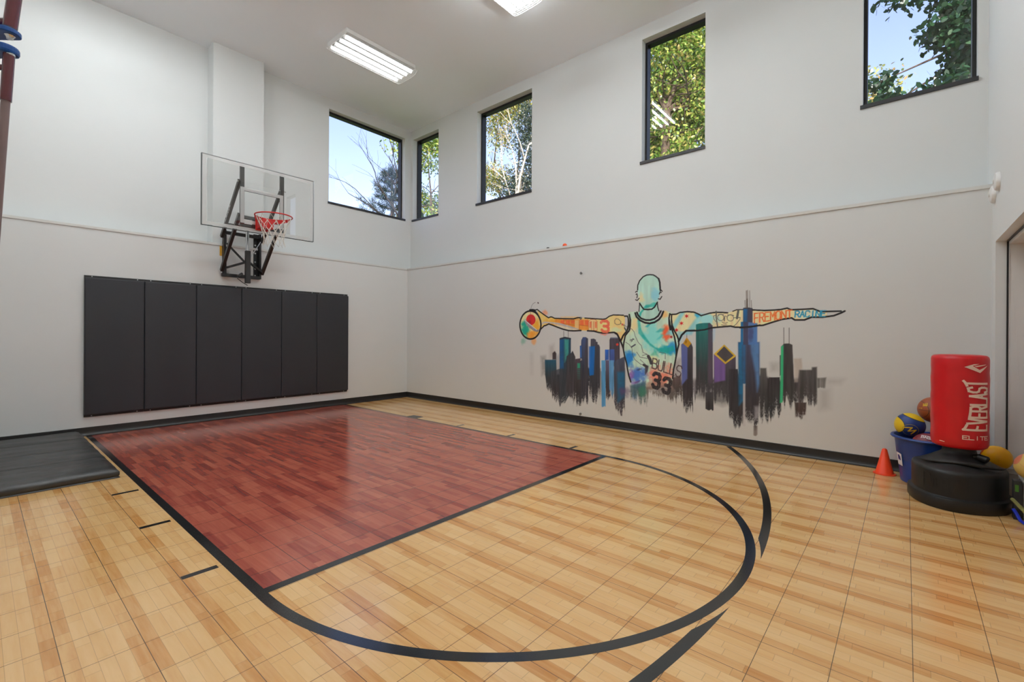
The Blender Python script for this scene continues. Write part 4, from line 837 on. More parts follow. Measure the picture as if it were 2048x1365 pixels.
# backboard
B0,B1,BZ0,BZ1,BXF=-3.975,-2.4415,2.785,3.749,.85
bb=MB().box((BXF-.012,B0+.006,BZ0+.006),(BXF,B1-.006,BZ1-.006)).build('backboard','boardglass',hp)
mb=MB()
for y0,y1,z0,z1 in ((B0,B0+.007,BZ0,BZ1),(B1-.006,B1,BZ0,BZ1),(B0,B1,BZ0,BZ0+.007),(B0,B1,BZ1-.006,BZ1)): mb.box((BXF-.03,y0,z0),(BXF+.003,y1,z1),0 if (y1<B0+.1 or z1<BZ0+.1) else 1)
mb.build('edge_frame',['boardedge','alu'],bb,bevel=.002)
def ringquads(y0,y1,z0,z1,w,x):
    mb=MB()
    for a,b_,c,d_ in ((y0,y0+w,z0,z1),(y1-w,y1,z0,z1),(y0+w,y1-w,z0,z0+w),(y0+w,y1-w,z1-w,z1)): mb.add([(x,a,c),(x,b_,c),(x,b_,d_),(x,a,d_)],[(0,1,2,3)])
    return mb
ringquads(B0+.012,B1-.012,BZ0+.012,BZ1-.012,.045,BXF+.001).build('border_print','border',bb)
ringquads(-3.503,-2.913,2.90,3.41,.05,BXF+.001).build('target_square','border',bb)
# rim with bracket, far apron plate and net
RX,RZ,RR=1.24,2.978,.2366
rim=MB().tube([(RX+RR*math.cos(2*PI*k/72),CYK+RR*math.sin(2*PI*k/72),RZ) for k in range(72)],.009,10,closed=True).build('rim','red',hp,smooth=True)
mb=MB(); R0,R1=[],[]
for k in range(41):
    a=PI-1.35+2.7*k/40; hgt=.075-.045*abs(k-20)/20
    for r_,L in ((RR-.003,R0),(RR+.003,R1)): L.append(((RX+r_*math.cos(a),CYK+r_*math.sin(a),RZ-.004),(RX+r_*math.cos(a),CYK+r_*math.sin(a),RZ-hgt)))
for k in range(40):
    for L in (R0,R1): mb.add([L[k][0],L[k+1][0],L[k+1][1],L[k][1]],[(0,1,2,3)])
    mb.add([R0[k][1],R0[k+1][1],R1[k+1][1],R1[k][1]],[(0,1,2,3)])
mb.build('rim_apron','red',rim)
mb=MB(); mb.box((BXF+.0015,CYK-.1,2.825),(BXF+.02,CYK+.1,2.985)); mb.box((BXF+.02,CYK-.09,2.84),(RX-RR+.012,CYK+.09,2.975)); mb.build('rim_bracket','red',rim,bevel=.004)
MB().box((.775,CYK-.115,2.83),(BXF-.0125,CYK+.1,2.98)).build('spring_plate','glosssteel',rim,bevel=.003)
nm=MB(); NL=5; pr=[(.222,RZ-.012),(.190,RZ-.095),(.160,RZ-.175),(.138,RZ-.25),(.128,RZ-.33),(.142,RZ-.41)]
rg=random.Random(4)
for sgn in (1,-1):
    for k in range(12):
        pts=[]
        for j,(r_,z) in enumerate(pr):
            a=(k+sgn*.5*j)*2*PI/12+.05*math.sin(j*1.7+k); pts.append((RX+r_*math.cos(a)+.012*(j/5)**2,CYK+r_*math.sin(a),z+.012*math.sin(k*2.1+j)*(j/5)))
        sm=[]
        for i in range(len(pts)-1):
            for t in (0,.5): sm.append(tuple(pts[i][q]*(1-t)+pts[i+1][q]*t for q in range(3)))
        sm.append(pts[-1]); nm.tube(sm,.0033,5)
nm.build('net','net',hp,smooth=True)
# ------------------------------------------------------------------ small wall fittings
def anchor():
    r=thing('wall_anchor',(4.292,0,2.266),None,'wall hook','steel hooks in a vertical line on the mural wall')
    mb=MB(); mb.lathe([(.018,-.0005),(.018,-.004),(.012,-.006),(0,-.006)],(4.292,0,2.266),12,axis='y'); mb.build('base_plate','zinc',r)
    MB().tube([(4.292+.013*math.cos(2*PI*k/12),-.019,2.258+.015*math.sin(2*PI*k/12)) for k in range(12)],.0042,6,closed=True).build('eye_ring','steel',r,smooth=True)
    MB().tube([(4.292,-.005,2.272),(4.292,-.02,2.272)],.004,6).build('shank','zinc',r)
    return r
a0=anchor(); a0['label']='small steel wall hook, topmost of the line beside the mural'
for z,lb in ((1.588,'small steel wall hook on the painted forearm of the mural'),(.956,'small steel wall hook on the dark painted buildings'),(.145,'small steel wall hook just above the black baseboard')): dup(a0,(4.292,0,z),label=lb)
def disc(y,z,lb):
    r=thing('wall_sensor',(W,y,z),lb,'wall sensor','round white wall sensors')
    MB().lathe([(.078,-.0005),(.078,-.012),(.07,-.026),(.05,-.034),(0,-.036)],(W,y,z),28,axis='x').build('housing','white',r,smooth=True)
    MB().lathe([(.02,-.0362),(.018,-.040),(0,-.041)],(W,y,z),16,axis='x').build('cap','trim',r,smooth=True)
disc(-.15,2.58,'round white wall sensor on right wall, nearer the corner and lower')
disc(-.40,2.63,'round white wall sensor on right wall, higher and farther from the corner')
o=MB().lathe([(0,0)]+[(.036*math.sin(PI*k/12),.036-.036*math.cos(PI*k/12)) for k in range(1,12)]+[(0,.072)],(3.90,.13,LZ+.0005),20).build('foam_ball','orange',smooth=True); tag(o,'small orange ball lying on the wall ledge above the mural','ball')
o=MB().lathe([(0,0),(.02,0),(.026,.02),(.02,.038),(0,.04)],(3.60,.09,LZ+.0005),14).build('rubber_puck','dark',smooth=True); tag(o,'tiny dark lump lying on the ledge beside the orange ball','puck')
# ------------------------------------------------------------------ strips of print on curved things
def ribbons(polys,width,mp,step=.02):
    """polys in flat (s,t) coordinates of metres; mp maps (s,t) to a point."""
    mb=MB()
    for pl in polys:
        for (a,b),(c,d) in zip(pl,pl[1:]):
            L=math.hypot(c-a,d-b)
            if L<1e-9: continue
            ux,uy=(c-a)/L,(d-b)/L; e=width*.42; a_,b_,c_,d_=a-ux*e,b-uy*e,c+ux*e,d+uy*e; n=max(1,int((L+2*e)/step)+1)
            vs=[]
            for k in range(n+1):
                x=a_+(c_-a_)*k/n; y=b_+(d_-b_)*k/n
                vs.append(mp(x-uy*width/2,y+ux*width/2)); vs.append(mp(x+uy*width/2,y-ux*width/2))
            mb.add(vs,[(2*k,2*k+1,2*k+3,2*k+2) for k in range(n)])
    return mb
def patch(pts,mp,step=.008):
    """filled polygon (s,t) cut into thin strips and mapped."""
    mb=MB(); ys=[p[1] for p in pts]; y0,y1=min(ys),max(ys); n=max(2,int((y1-y0)/step))
    def span(y):
        xs=[]
        for (a,b),(c,d) in zip(pts,pts[1:]+pts[:1]):
            if (b>y)!=(d>y): xs.append(a+(y-b)*(c-a)/(d-b))
        return sorted(xs)
    for i in range(n):
        ya=y0+(y1-y0)*(i+1e-3)/n; yb=y0+(y1-y0)*(i+1-1e-3)/n; A,B=span(ya),span(yb)
        if len(A)!=len(B): ym=(ya+yb)/2; A=B=span(ym)
        for k in range(0,len(A)-1,2):
            m=max(1,int(max(A[k+1]-A[k],B[k+1]-B[k])/.015)); vs=[]
            for q in range(m+1): vs.append(mp(A[k]+(A[k+1]-A[k])*q/m,ya)); vs.append(mp(B[k]+(B[k+1]-B[k])*q/m,yb))
            mb.add(vs,[(2*q,2*q+2,2*q+3,2*q+1) for q in range(m)])
    return mb
# ------------------------------------------------------------------ free-standing boxing bag
BX_,BY_,BR_=8.337,-.765,.172
bag=thing('boxing_bag',(BX_,BY_,0),'red cylindrical boxing bag with cream lettering on a black plastic base','boxing bag')
ctrl=[(8.022,-.70),(8.04,-.86),(8.085,-.97),(8.154,-1.056),(8.263,-1.107),(8.386,-1.092),(8.507,-1.023),(8.589,-.926),(8.634,-.80),(8.645,-.68),(8.60,-.58),(8.48,-.555),(8.33,-.59),(8.17,-.605),(8.06,-.625)]
def crom(P,n):
    out=[]; m=len(P)
    for i in range(m):
        a,b,c,d=[Vector(P[(i+k)%m]) for k in (-1,0,1,2)]
        for k in range(n):
            t=k/n; out.append(.5*((2*b)+(c-a)*t+(2*a-5*b+4*c-d)*t*t+(3*b-a-3*c+d)*t**3))
    return out
OUT=crom(ctrl,8); cen=Vector((8.337,-.80))
def inset(d,s=1.0):
    res=[]; m=len(OUT)
    for i,p in enumerate(OUT):
        tt=(OUT[(i+1)%m]-OUT[i-1]).normalized(); nrm=Vector((-tt.y,tt.x)); 
        if nrm.dot(cen-p)<0: nrm=-nrm
        res.append(cen+(p+nrm*d-cen)*s)
    return res
rings=[]
for d,z in ((.006,.0006),(0,.008),(0,.082),(.004,.090),(.018,.094),(.026,.10),(.026,.27),(.03,.288),(.04,.298),(.055,.304)): rings.append([(p.x,p.y,z) for p in inset(d)])
neck=Vector((BX_,BY_)); base_in=inset(.055)
for k,(f,z) in enumerate(((.2,.322),(.42,.346),(.62,.37),(.8,.392),(.88,.405))):
    R=[]
    for p in base_in:
        dv=p-neck; tgt=neck+dv.normalized()*.105; q=p*(1-f/.88)+tgt*(f/.88); R.append((q.x,q.y,z))
    rings.append(R)
R=[(neck+(p-neck).normalized()*.10) for p in base_in]; rings.append([(q.x,q.y,.43) for q in R]); rings.append([(q.x,q.y,.449) for q in R])
pb=MB().loft(rings).build('base','baseplastic',bag,smooth=True,angle=42)
# raised arc on the sloping top, filler cap, embossed lettering
arc=[]
for k in range(25):
    a=math.radians(-172+k*(165)/24); rr=.225+.03*math.cos(a*2); x=BX_+rr*1.02*math.cos(a); y=BY_+rr*math.sin(a)-.01
    dd=math.hypot(x-BX_,y-BY_); arc.append((x,y,.408-(dd-.1)*.52))
MB().tube(arc,[.004+.012*math.sin(PI*k/24) for k in range(25)],10).build('top_ridge','baseplastic',pb,smooth=True)
MB().tube([(8.418,-.84,.392),(8.438,-.85,.395),(8.44,-.851,.395),(8.488,-.872,.383),(8.492,-.874,.381)],[.02,.022,.027,.027,.02],14).build('filler_cap','baseplastic',pb,smooth=True)
front=[p for p in inset(.0245) if p.y<-.9]; front.sort(key=lambda p:p.x)
def wally(x):
    for a,b_ in zip(front,front[1:]):
        if a.x<=x<=b_.x: return a.y+(b_.y-a.y)*(x-a.x)/(b_.x-a.x)
    return front[0].y if x<front[0].x else front[-1].y
def mpbase(s,t): return (8.115+s,wally(8.115+s)-.005,.115+t)
W_=.275; polys=[]
for st in text_strokes('EVERLAST',.22):
    q=[]
    for x,y in st:
        dip=.030*(1-(2*x-1)**2); q.append((x*W_,.035+y*(.112-dip)))
    polys.append(q)
e=ribbons(polys,.0085,mpbase)
e.v=[v for v in e.v]; e.build('embossed_lettering','baseplastic',pb)
for pl in ([(.01+k*.0128,.161-.034*(1-(2*k/20-1)**2)) for k in range(21)],[(.07,.028),(.12,.024),(.17,.024)],[(.11,.012),(.16,.008),(.2,.01)]): ribbons([pl],.004,mpbase).build('embossed_line','baseplastic',pb)
# the padded cylinder
prof=[(0,.452),(.10,.45),(.148,.452),(.163,.462),(.171,.482)]
for k in range(1,13):
    z=.482+(1.155-.482)*k/13; prof.append((BR_+.0016*math.sin(k*2.1),z))
prof+=[(.172,1.155),(.168,1.172),(.155,1.184),(.12,1.189),(0,1.191)]
cyl=MB().lathe(prof,(BX_,BY_,0),64).build('bag','bagred',bag,smooth=True,angle=60)
def mpc(s,t):
    a=math.radians(-93)+s/BR_; r=BR_+.0034; return (BX_+r*math.cos(a),BY_+r*math.sin(a),t)
def ang(deg): return (math.radians(deg+93))*BR_
polys=[]; zB,zT=.612,.990
for st in text_strokes('EVERLAST',.34):
    q=[]
    n_=len(st)
    for (x0,y0),(x1,y1) in zip(st,st[1:]):
        for k in range(4):
            x=x0+(x1-x0)*k/4; y=y0+(y1-y0)*k/4; q.append((x,y))
    q.append(st[-1])
    polys.append([(ang(-33)+(ang(-86+14*(1-(2*x-1)**2)**.75)-ang(-33))*y,zB+(zT-zB)*x) for x,y in q])
P1=[(ang(-85),1.099),(ang(-66),1.1225),(ang(-54.6),1.124),(ang(-69),1.1085),(ang(-54.5),1.0785),(ang(-31),1.113),(ang(-52.8),1.0545)]
P2=[(ang(-66),1.1075),(ang(-36),1.121),(ang(-40),1.114),(ang(-60.5),1.0995)]
pr_=ribbons(polys,.016,mpc,.012); lg=MB()
for pp in (P1,P2): q=patch(pp,mpc,.002); lg.add(q.v,q.f)
lg.build('bag_emblem','bagprint',cyl)['label']='cream arrow emblem'
EL=[]
for st in text_strokes('ELITE',.2): EL.append([(ang(-87)+(ang(-30)-ang(-87))*x,.537+(.027)*y) for x,y in st])
ribbons(EL,.0058,mpc,.012).build('bag_lettering','bagprint',cyl)['label']='small cream word at the bottom'
pr_.build('bag_lettering','bagprint',cyl)['label']='cream lettering running up the side'
patch([(ang(-134),.497),(ang(-122),.495),(ang(-122),.5),(ang(-134),.502)],mpc,.002).build('bag_tag','bagprint',cyl)
# ------------------------------------------------------------------ blue tub with a paper label
tub=thing('blue_tub',(8.185,-.305,0),'blue plastic tub full of balls beside the orange cone','tub')
tc=(8.185,-.305,0)
tp=[(0,.0008),(.20,.0008),(.212,.006),(.232,.20),(.235,.215),(.239,.22),(.256,.385),(.262,.398),(.281,.402),(.287,.412),(.281,.424),(.262,.424),(.25,.40),(.246,.37),(.226,.2),(.205,.02),(0,.016)]
MB().lathe(tp,tc,56).build('body','tub',tub,smooth=True,angle=50)
def mpt(s,t):
    a=math.radians(205)+s/.24; r=.2155+(t-.03)*.128; return (tc[0]+(r+.004)*math.cos(a),tc[1]+(r+.004)*math.sin(a),t)
patch([(-.035,.155),(.038,.15),(.038,.262),(-.035,.267)],mpt,.004).build('paper_label','label',tub)
def mpt2(s,t):
    q=mpt(s,t); d=Vector((q[0]-tc[0],q[1]-tc[1])).normalized()*.0012; return (q[0]+d.x,q[1]+d.y,q[2])
patch([(-.012,.205),(.026,.198),(.022,.235),(.006,.25),(-.014,.245)],mpt2,.003).build('label_print','tubpurple',tub)
MB().tube([(8.345,-.565,.40),(8.357,-.585,.385),(8.362,-.592,.37)],.007,8).build('rope_handle','label',tub,smooth=True)
# ------------------------------------------------------------------ balls
def ball_mat(name,base,seam,r,kind,second=None,rough=.45):
    t=NT(name); o=t.obj(); x,y,z=t.sep(t.n('ShaderNodeVectorMath',{'operation':'SCALE'},i0=o,Scale=1.0/r).outputs[0])
    def near(v,c,w): return t.ma('LESS_THAN',t.ma('ABSOLUTE',t.ma('SUBTRACT',v,c)),w)
    ax=t.ma('ABSOLUTE',x)
    loop=t.ma('SQRT',t.ma('ADD',t.ma('POWER',t.ma('SUBTRACT',ax if kind not in('two','patch') else t.ma('MULTIPLY',x,-1.0),1.02),2.0),t.ma('POWER',z,2.0)))
    cr=.70 if kind!='patch' else .5; cap=t.ma('LESS_THAN',loop,cr)
    s=t.ma('MAXIMUM',near(loop,cr,.016),near(z,0.0,.014)) if kind!='two' else near(loop,.70,.022)
    if kind=='basket': s=t.ma('MAXIMUM',s,near(x,0.0,.014))
    c=rgb(*base)
    if second: c=t.mix(cap,rgb(*base),rgb(*second))
    if kind=='two':
        w=t.ma('ADD',t.ma('MULTIPLY',z,.86),t.ma('MULTIPLY',x,.34)); top=t.ma('GREATER_THAN',w,.62)
        c=t.mix(top,c,rgb(*second)); s=t.ma('MAXIMUM',s,near(w,.62,.022))
    c=t.mix(s,c,rgb(*seam)); t.set(t.b,'Base_Color',c); t.set(t.b,'Roughness',rough)
    v=t.n('ShaderNodeTexVoronoi',None,Vector=o,Scale=520.0).outputs[0]
    t.bump(t.ma('SUBTRACT',t.ma('MULTIPLY',v,.5),t.ma('MULTIPLY',s,2.0)),.35,.0016); return t.m
M['ballblue']=ball_mat('blue_yellow_rubber',(18,52,120),(18,20,24),.113,'two',(228,190,20))
M['ballbrown']=ball_mat('brown_leather',(150,74,38),(28,20,16),.119,'basket')
M['ballmaroon']=ball_mat('maroon_rubber',(120,40,52),(60,40,80),.11,'basket',(150,54,48))
M['ballyellow']=ball_mat('yellow_vinyl',(250,184,12),(240,172,14),.1,'patch',(206,70,30),.25)
M['balltan']=ball_mat('tan_vinyl',(206,176,96),(196,140,100),.1,'patch',(206,120,90),.35)
def ball(name,loc,r,mat,rot,label,sy=1.0):
    mb=MB(); mb.lathe([(0,-r)]+[(r*math.sin(PI*k/28),-r*math.cos(PI*k/28)) for k in range(1,28)]+[(0,r)],n=48)
    o=mb.build(name,mat,smooth=True,angle=180); o.location=loc; o.rotation_euler=rot; return tag(o,label,'ball')
def sphmap(f,u,r):
    f=Vector(f).normalized(); u=Vector(u); rt=f.cross(u).normalized()*-1; u=rt.cross(f)*1; u=u if u.z>=0 else -u
    def mp(s,t):
        a=math.hypot(s,t); d=f if a<1e-9 else (f*math.cos(a)+(rt*(s/a)+u*(t/a))*math.sin(a)); return tuple(d*r*1.006)
    return mp
bb1=ball('basketball',(8.038,-.288,.508),.113,'ballblue',(0,0,0),'blue and yellow ball with round zigzag emblem, leaning over the tub rim')
def emb(poly,w,name,mat,ball_,f,r):
    o=ribbons(poly,w,sphmap(f,(0,0,1),r),.06).build(name,mat); o.parent=ball_; return o
M['emby']=simple('yellow_print',(226,190,30),.5); M['embo']=simple('gold_ring_print',(170,150,60),.5); M['white_print']=simple('white_print',(232,226,226),.5)
f=(0,-1,-.22)
f=(.02,-1,-.2)
ring=[(.52*math.cos(2*PI*k/40)+.02,.50*math.sin(2*PI*k/40)-.1) for k in range(41)]
emb([ring],.03,'ring_emblem','embo',bb1,f,.113)
emb([[(-.36,.12),(.12,.16),(-.12,-.16),(.36,-.04),(.06,-.42)]],.085,'zigzag_emblem','emby',bb1,f,.113)
bb2=ball('basketball',(8.208,-.168,.654),.119,'ballbrown',(.5,.9,.4),'brown leather basketball on top of the heap in the blue tub')
emb([[(-.66,.36),(-.66,.56)],[(-.54,.38),(-.54,.56)],[(-.42,.38),(-.42,.6)],[(-.66,.4),(-.42,.42)]],.07,'ball_print','emby',bb2,(-.05,-1,0),.1195)
bb2.rotation_euler=(0,0,0)
emb([[(-1.0,.14),(-.92,.16)],[(-.86,.15),(-.80,.19)],[(-.80,.1),(-.74,.16)]],.035,'ball_print','emby',bb2,(-.05,-1,0),.1195)
bb3=ball('basketball',(8.155,-.412,.358),.11,'ballmaroon',(.3,.5,.2),'maroon ball with white lettering, sunk lowest in the blue tub')
bb3.rotation_euler=(0,0,0)
tx=[]
for st in text_strokes('BASKE'): tx.append([(-.38+.9*x,.62+.22*y-.25*x) for x,y in st])
emb([[(-.42,.56),(-.38,.9)],[(-.42,.9),(.6,.66)]],.05,'ball_print','white_print',bb3,(0,-1,.25),.11)
emb(tx,.05,'ball_print','white_print',bb3,(0,-1,.25),.1105)
ball('basketball',(8.315,-.255,.44),.112,'ballbrown',(1,.3,.2),'brown basketball in the blue tub, mostly hidden behind the red bag')
# ------------------------------------------------------------------ cone
cn=MB(); cc=(7.855,-.20,0)
cn.lathe([(0,.0006),(.088,.0006),(.09,.004),(.088,.009),(.074,.011),(.070,.016),(.020,.236),(.013,.244),(0,.245)],cc,40)
o=cn.build('traffic_cone','cone',smooth=True,angle=40); tag(o,'small orange plastic cone on the floor beside the blue tub','cone')
# ------------------------------------------------------------------ clutter by the door
ball('ball',(8.585,-.395,.325),.098,'ballyellow',(0,.6,-.75),'yellow vinyl ball behind the black bag base')
mb=MB(); mb.box((8.47,-.475,.0008),(8.70,-.29,.006)); mb.box((8.47,-.475,.006),(8.474,-.29,.222)); mb.box((8.696,-.475,.006),(8.70,-.29,.222)); mb.box((8.474,-.475,.006),(8.696,-.471,.222)); mb.box((8.474,-.294,.006),(8.696,-.29,.222))
st=thing('storage_box',(8.585,-.38,0),'grey storage box under the yellow ball behind the bag base','box')
mb.build('body','greyplast',st,bevel=.004); MB().box((8.464,-.481,.2225),(8.706,-.284,.2268)).build('lid','greyplast',st,bevel=.0015)
bn=thing('clear_bin',(8.765,-1.0,0),'cloudy clear plastic bin at the right edge under the tan ball','bin')
mb=MB(); a=(8.655,-1.19,.0008); 
mb.box((8.66,-1.10,.0008),(8.775,-.86,.006))
for p,q in (((8.66,-1.10,.006),(8.664,-.86,.29)),((8.771,-1.10,.006),(8.775,-.86,.29)),((8.664,-1.10,.006),(8.771,-1.096,.29)),((8.664,-.864,.006),(8.771,-.86,.29))): mb.box(p,q)
mb.build('body','binclear',bn,bevel=.003); MB().box((8.65,-1.108,.2905),(8.785,-.85,.302)).build('lid','binclear',bn,bevel=.003)
ball('ball',(8.705,-1.0,.4005),.098,'balltan',(0,.6,-.5),'faded tan ball with pink patch at the right edge by the door')
bx=thing('black_carton',(8.631,-.965,0),'small black carton with green print at the right edge','carton')
MB().box((8.61,-1.0,.0008),(8.652,-.93,.285)).build('body','dark',bx,bevel=.002); MB().box((8.617,-1.0012,.205),(8.636,-1.0003,.255)).build('green_print','greenlab',bx)
def racket(x,y,lb,c):
    r=thing('racket',(x,y,0),lb,'racket','rackets leaning by the door')
    d=Vector((.11,-.40,-.10)); p=Vector((x,y,.155))
    MB().tube([p,p+d*.5],.012,10).build('grip',c,r,smooth=True)
    MB().tube([p+d*.5,p+d],.007,8).build('shaft','greyplast',r,smooth=True)
    cc_=p+d*1.25; u=d.normalized(); v=Vector((0,0,1)).cross(u).normalized()
    MB().tube([cc_+u*(.13*math.cos(2*PI*k/28))+v*(.09*math.sin(2*PI*k/28)) for k in range(28)],.006,8,closed=True).build('head_frame','dark',r,smooth=True)
    return r
racket(8.60,-1.035,'racket with olive grip lying low at the right edge','olive')
o=MB().tube([(8.605,-1.03,.085),(8.618,-1.045,.06),(8.635,-1.08,.02),(8.66,-1.13,.0115),(8.72,-1.24,.0115),(8.76,-1.4,.0115)],.011,8).build('blue_strap','bluestrap',smooth=True); tag(o,'bright blue strap trailing on the floor at the right edge','strap')
# ------------------------------------------------------------------ maroon tubular frame at the left edge
fr=thing('exercise_frame',(4.62,-5.95,0),'maroon tubular frame with blue brackets at the upper left corner','exercise frame')
d=Vector((4.742-4.709,-5.841+5.87,2.588-1.966)); p=Vector((4.742,-5.841,2.588)); foot=p-d*(2.588/d.z)
jn=p+d*(-.16/d.z*.622/.622)
pj=p+d*((2.44-2.588)/d.z)
low=MB().tube([pj,p+d*((2.662-2.588)/d.z)],.021,18).build('lower_post','maroon',fr,smooth=True)
MB().tube([foot,pj+(pj-foot).normalized()*.004],.0165,16).build('leg','greybar',fr,smooth=True)
MB().lathe([(.03,.0005),(.03,.02),(.02,.03),(.0,.03)],(foot.x,foot.y,0),16).build('foot_cap','dark',fr,smooth=True)
tp_=Vector((4.749,-5.835,2.79)); MB().tube([tp_,tp_+Vector((.035,.028,.30)),tp_+Vector((.10,.08,.85))],.026,20).build('upper_post','maroon',fr,smooth=True)
L_=Vector((-.75,-.66,0)).normalized()
def plate(c,z,t):
    mb=MB(); pts=[]
    for k in range(13):
        a=-PI/2+PI*k/12; q=Vector(c)-L_*(.034*math.cos(a))+Vector((-L_.y,L_.x,0))*(.045*math.sin(a)); pts.append(q)
    pts.append(Vector(c)+L_*.35+Vector((-L_.y,L_.x,0))*.045); pts.append(Vector(c)+L_*.35-Vector((-L_.y,L_.x,0))*.045)
    mb.loft([[(q.x,q.y,z) for q in pts],[(q.x,q.y,z+t) for q in pts]]); return mb
plate((4.748,-5.836,0),2.756,.022).build('upper_bracket','bluep',fr,bevel=.004)
plate((4.742,-5.841,0),2.662,.040).build('lower_bracket','bluep',fr,bevel=.012)
hub=Vector((4.748,-5.836,0))+L_*.33
MB().tube([(hub.x,hub.y,2.64),(hub.x,hub.y,2.80)],.03,16).build('hinge_hub','bluep',fr,smooth=True)
for z0,z1 in ((2.735,2.757),(2.64,2.665)):
    MB().lathe([(0,z0),(.012,z0),(.014,z0+.008),(.02,z1-.006),(.02,z1)],(4.748,-5.836,0),12).build('bolt','chrome',fr,smooth=True)
MB().tube([tp_+Vector((0,0,.03)),tp_+Vector((0,0,.03))+L_*.4],.015,12).build('cross_bar','maroon',fr,smooth=True)
q=p+d*((2.60-2.588)/d.z); MB().tube([q,q+L_*.4],.013,12).build('cross_bar','maroon',fr,smooth=True)
h2=Vector((hub.x,hub.y,0))
MB().tube([tuple(tp_+Vector((0,0,.03))+L_*.4),(tp_+L_*.4+Vector((0,0,-.4))),tuple(q+L_*.4)],.013,10).build('rear_link','maroon',fr,smooth=True)
# ------------------------------------------------------------------ outdoors: ground, trees
g=MB().box((-40,-40,-1.2),(40,45,-1.0)).build('ground',simple('lawn',(70,92,44),.9,0,.3,.6)); struct(g)
def leafmat(name,cols,trans=.45):
    t=NT(name); t.t.nodes.remove(t.b); r=t.n('ShaderNodeNewGeometry').outputs['Random Per Island']
    n=len(cols); c=t.ramp(r,[(i/(n-1) if n>1 else 0,rgb(*k)) for i,k in enumerate(cols)])
    df=t.n('ShaderNodeBsdfDiffuse',None,Color=c); tr=t.n('ShaderNodeBsdfTranslucent',None,Color=c); gl=t.n('ShaderNodeBsdfGlossy',None,Roughness=.35,Color=(.6,.6,.6,1))
    m1=t.n('ShaderNodeMixShader',None,i0=trans,i1=df.outputs[0],i2=tr.outputs[0]); m2=t.n('ShaderNodeMixShader',None,i0=.06,i1=m1.outputs[0],i2=gl.outputs[0])
    t.t.links.new(m2.outputs[0],t.out.inputs[0]); return t.m
LM={'sunny':leafmat('sunlit_leaf',[(56,92,34),(88,130,46),(126,162,62),(198,214,106),(104,146,54),(206,190,112),(74,114,42)]),
 'mixed':leafmat('autumn_leaf',[(60,84,50),(150,165,80),(200,196,110),(96,120,70),(215,170,110)]),
 'dark':leafmat('shade_leaf',[(22,52,34),(34,70,44),(48,88,50),(30,62,40)],.3),
 'blue':leafmat('pine_needle',[(24,46,50),(36,62,66),(46,74,76)],.15),
 'grey':leafmat('grey_leaf',[(34,54,48),(52,74,64),(84,102,86),(44,64,56)],.35)}
BM={'bark':simple('bark',(84,72,58),.9,0,.3,14,.6,40),'birch':simple('pale_bark',(206,200,186),.8,0,.12,9),'twig':simple('twig_bark',(58,54,54),.9)}
def leaves(name,parent,blobs,n,size,mat,aspect=.55,clus=60,spread=.28,seed=1,needle=False):
    r=np.random.default_rng(seed); wt=np.array([b[6] if len(b)>6 else b[3]*b[4]*b[5] for b in blobs],float); wt/=wt.sum()
    P=[]
    for b,w in zip(blobs,wt):
        k=max(3,int(clus*w*len(blobs))); u=r.normal(size=(k,3)); u/=np.linalg.norm(u,axis=1)[:,None]; rad=r.random(k)**.4; cc=np.array(b[:3])+u*rad[:,None]*np.array(b[3:6])
        m=int(n*w); P.append(cc[r.integers(0,k,m)]+r.normal(size=(m,3))*spread*np.array([1,1,.7]))
    P=np.concatenate(P); m=len(P)
    d=r.normal(size=(m,3)); d[:,2]-=.5 if not needle else -.7; d/=np.linalg.norm(d,axis=1)[:,None]
    a=r.normal(size=(m,3)); s=np.cross(d,a); s/=np.linalg.norm(s,axis=1)[:,None]
    L=size*(.7+.6*r.random((m,1))); w=L*aspect/2; nrm=np.cross(d,s)
    q=[P,P+d*L*.32+s*w*.85+nrm*L*.04,P+d*L*.7+s*w*.8+nrm*L*.03,P+d*L,P+d*L*.7-s*w*.8+nrm*L*.03,P+d*L*.32-s*w*.85+nrm*L*.04]
    if needle:
        V=np.stack([P-s*w,P+d*L-s*w*.3,P+d*L+s*w*.3,P+s*w],1).reshape(-1,3); F=np.arange(m*4).reshape(m,4)
    else:
        V=np.stack(q,1).reshape(-1,3); F=np.arange(m*6).reshape(m,6)
    return npmesh(name,V,F,mat,parent)
def grow(mb,p,d,L,r,depth,rg,spread=.6,up=.15,taper=.62,kids=(2,3)):
    pts=[p]; q=Vector(p); dd=Vector(d).normalized(); n=4
    for i in range(n):
        dd=(dd+Vector((rg.gauss(0,.11),rg.gauss(0,.11),rg.gauss(0,.08)+up*.12))).normalized(); q=q+dd*(L/n); pts.append(tuple(q))
    mb.tube(pts,[r*(1-(1-taper)*i/n) for i in range(n+1)],6 if depth>1 else 4)
    if depth<=0: return
    for k in range(rg.randint(*kids)):
        i=rg.randint(2,n); b=Vector(pts[i]); nd=(dd+Vector((rg.gauss(0,spread),rg.gauss(0,spread),rg.gauss(0,spread*.7)+up))).normalized()
        grow(mb,tuple(b),nd,L*rg.uniform(.55,.8),r*taper*.75,depth-1,rg,spread,up,taper,kids)
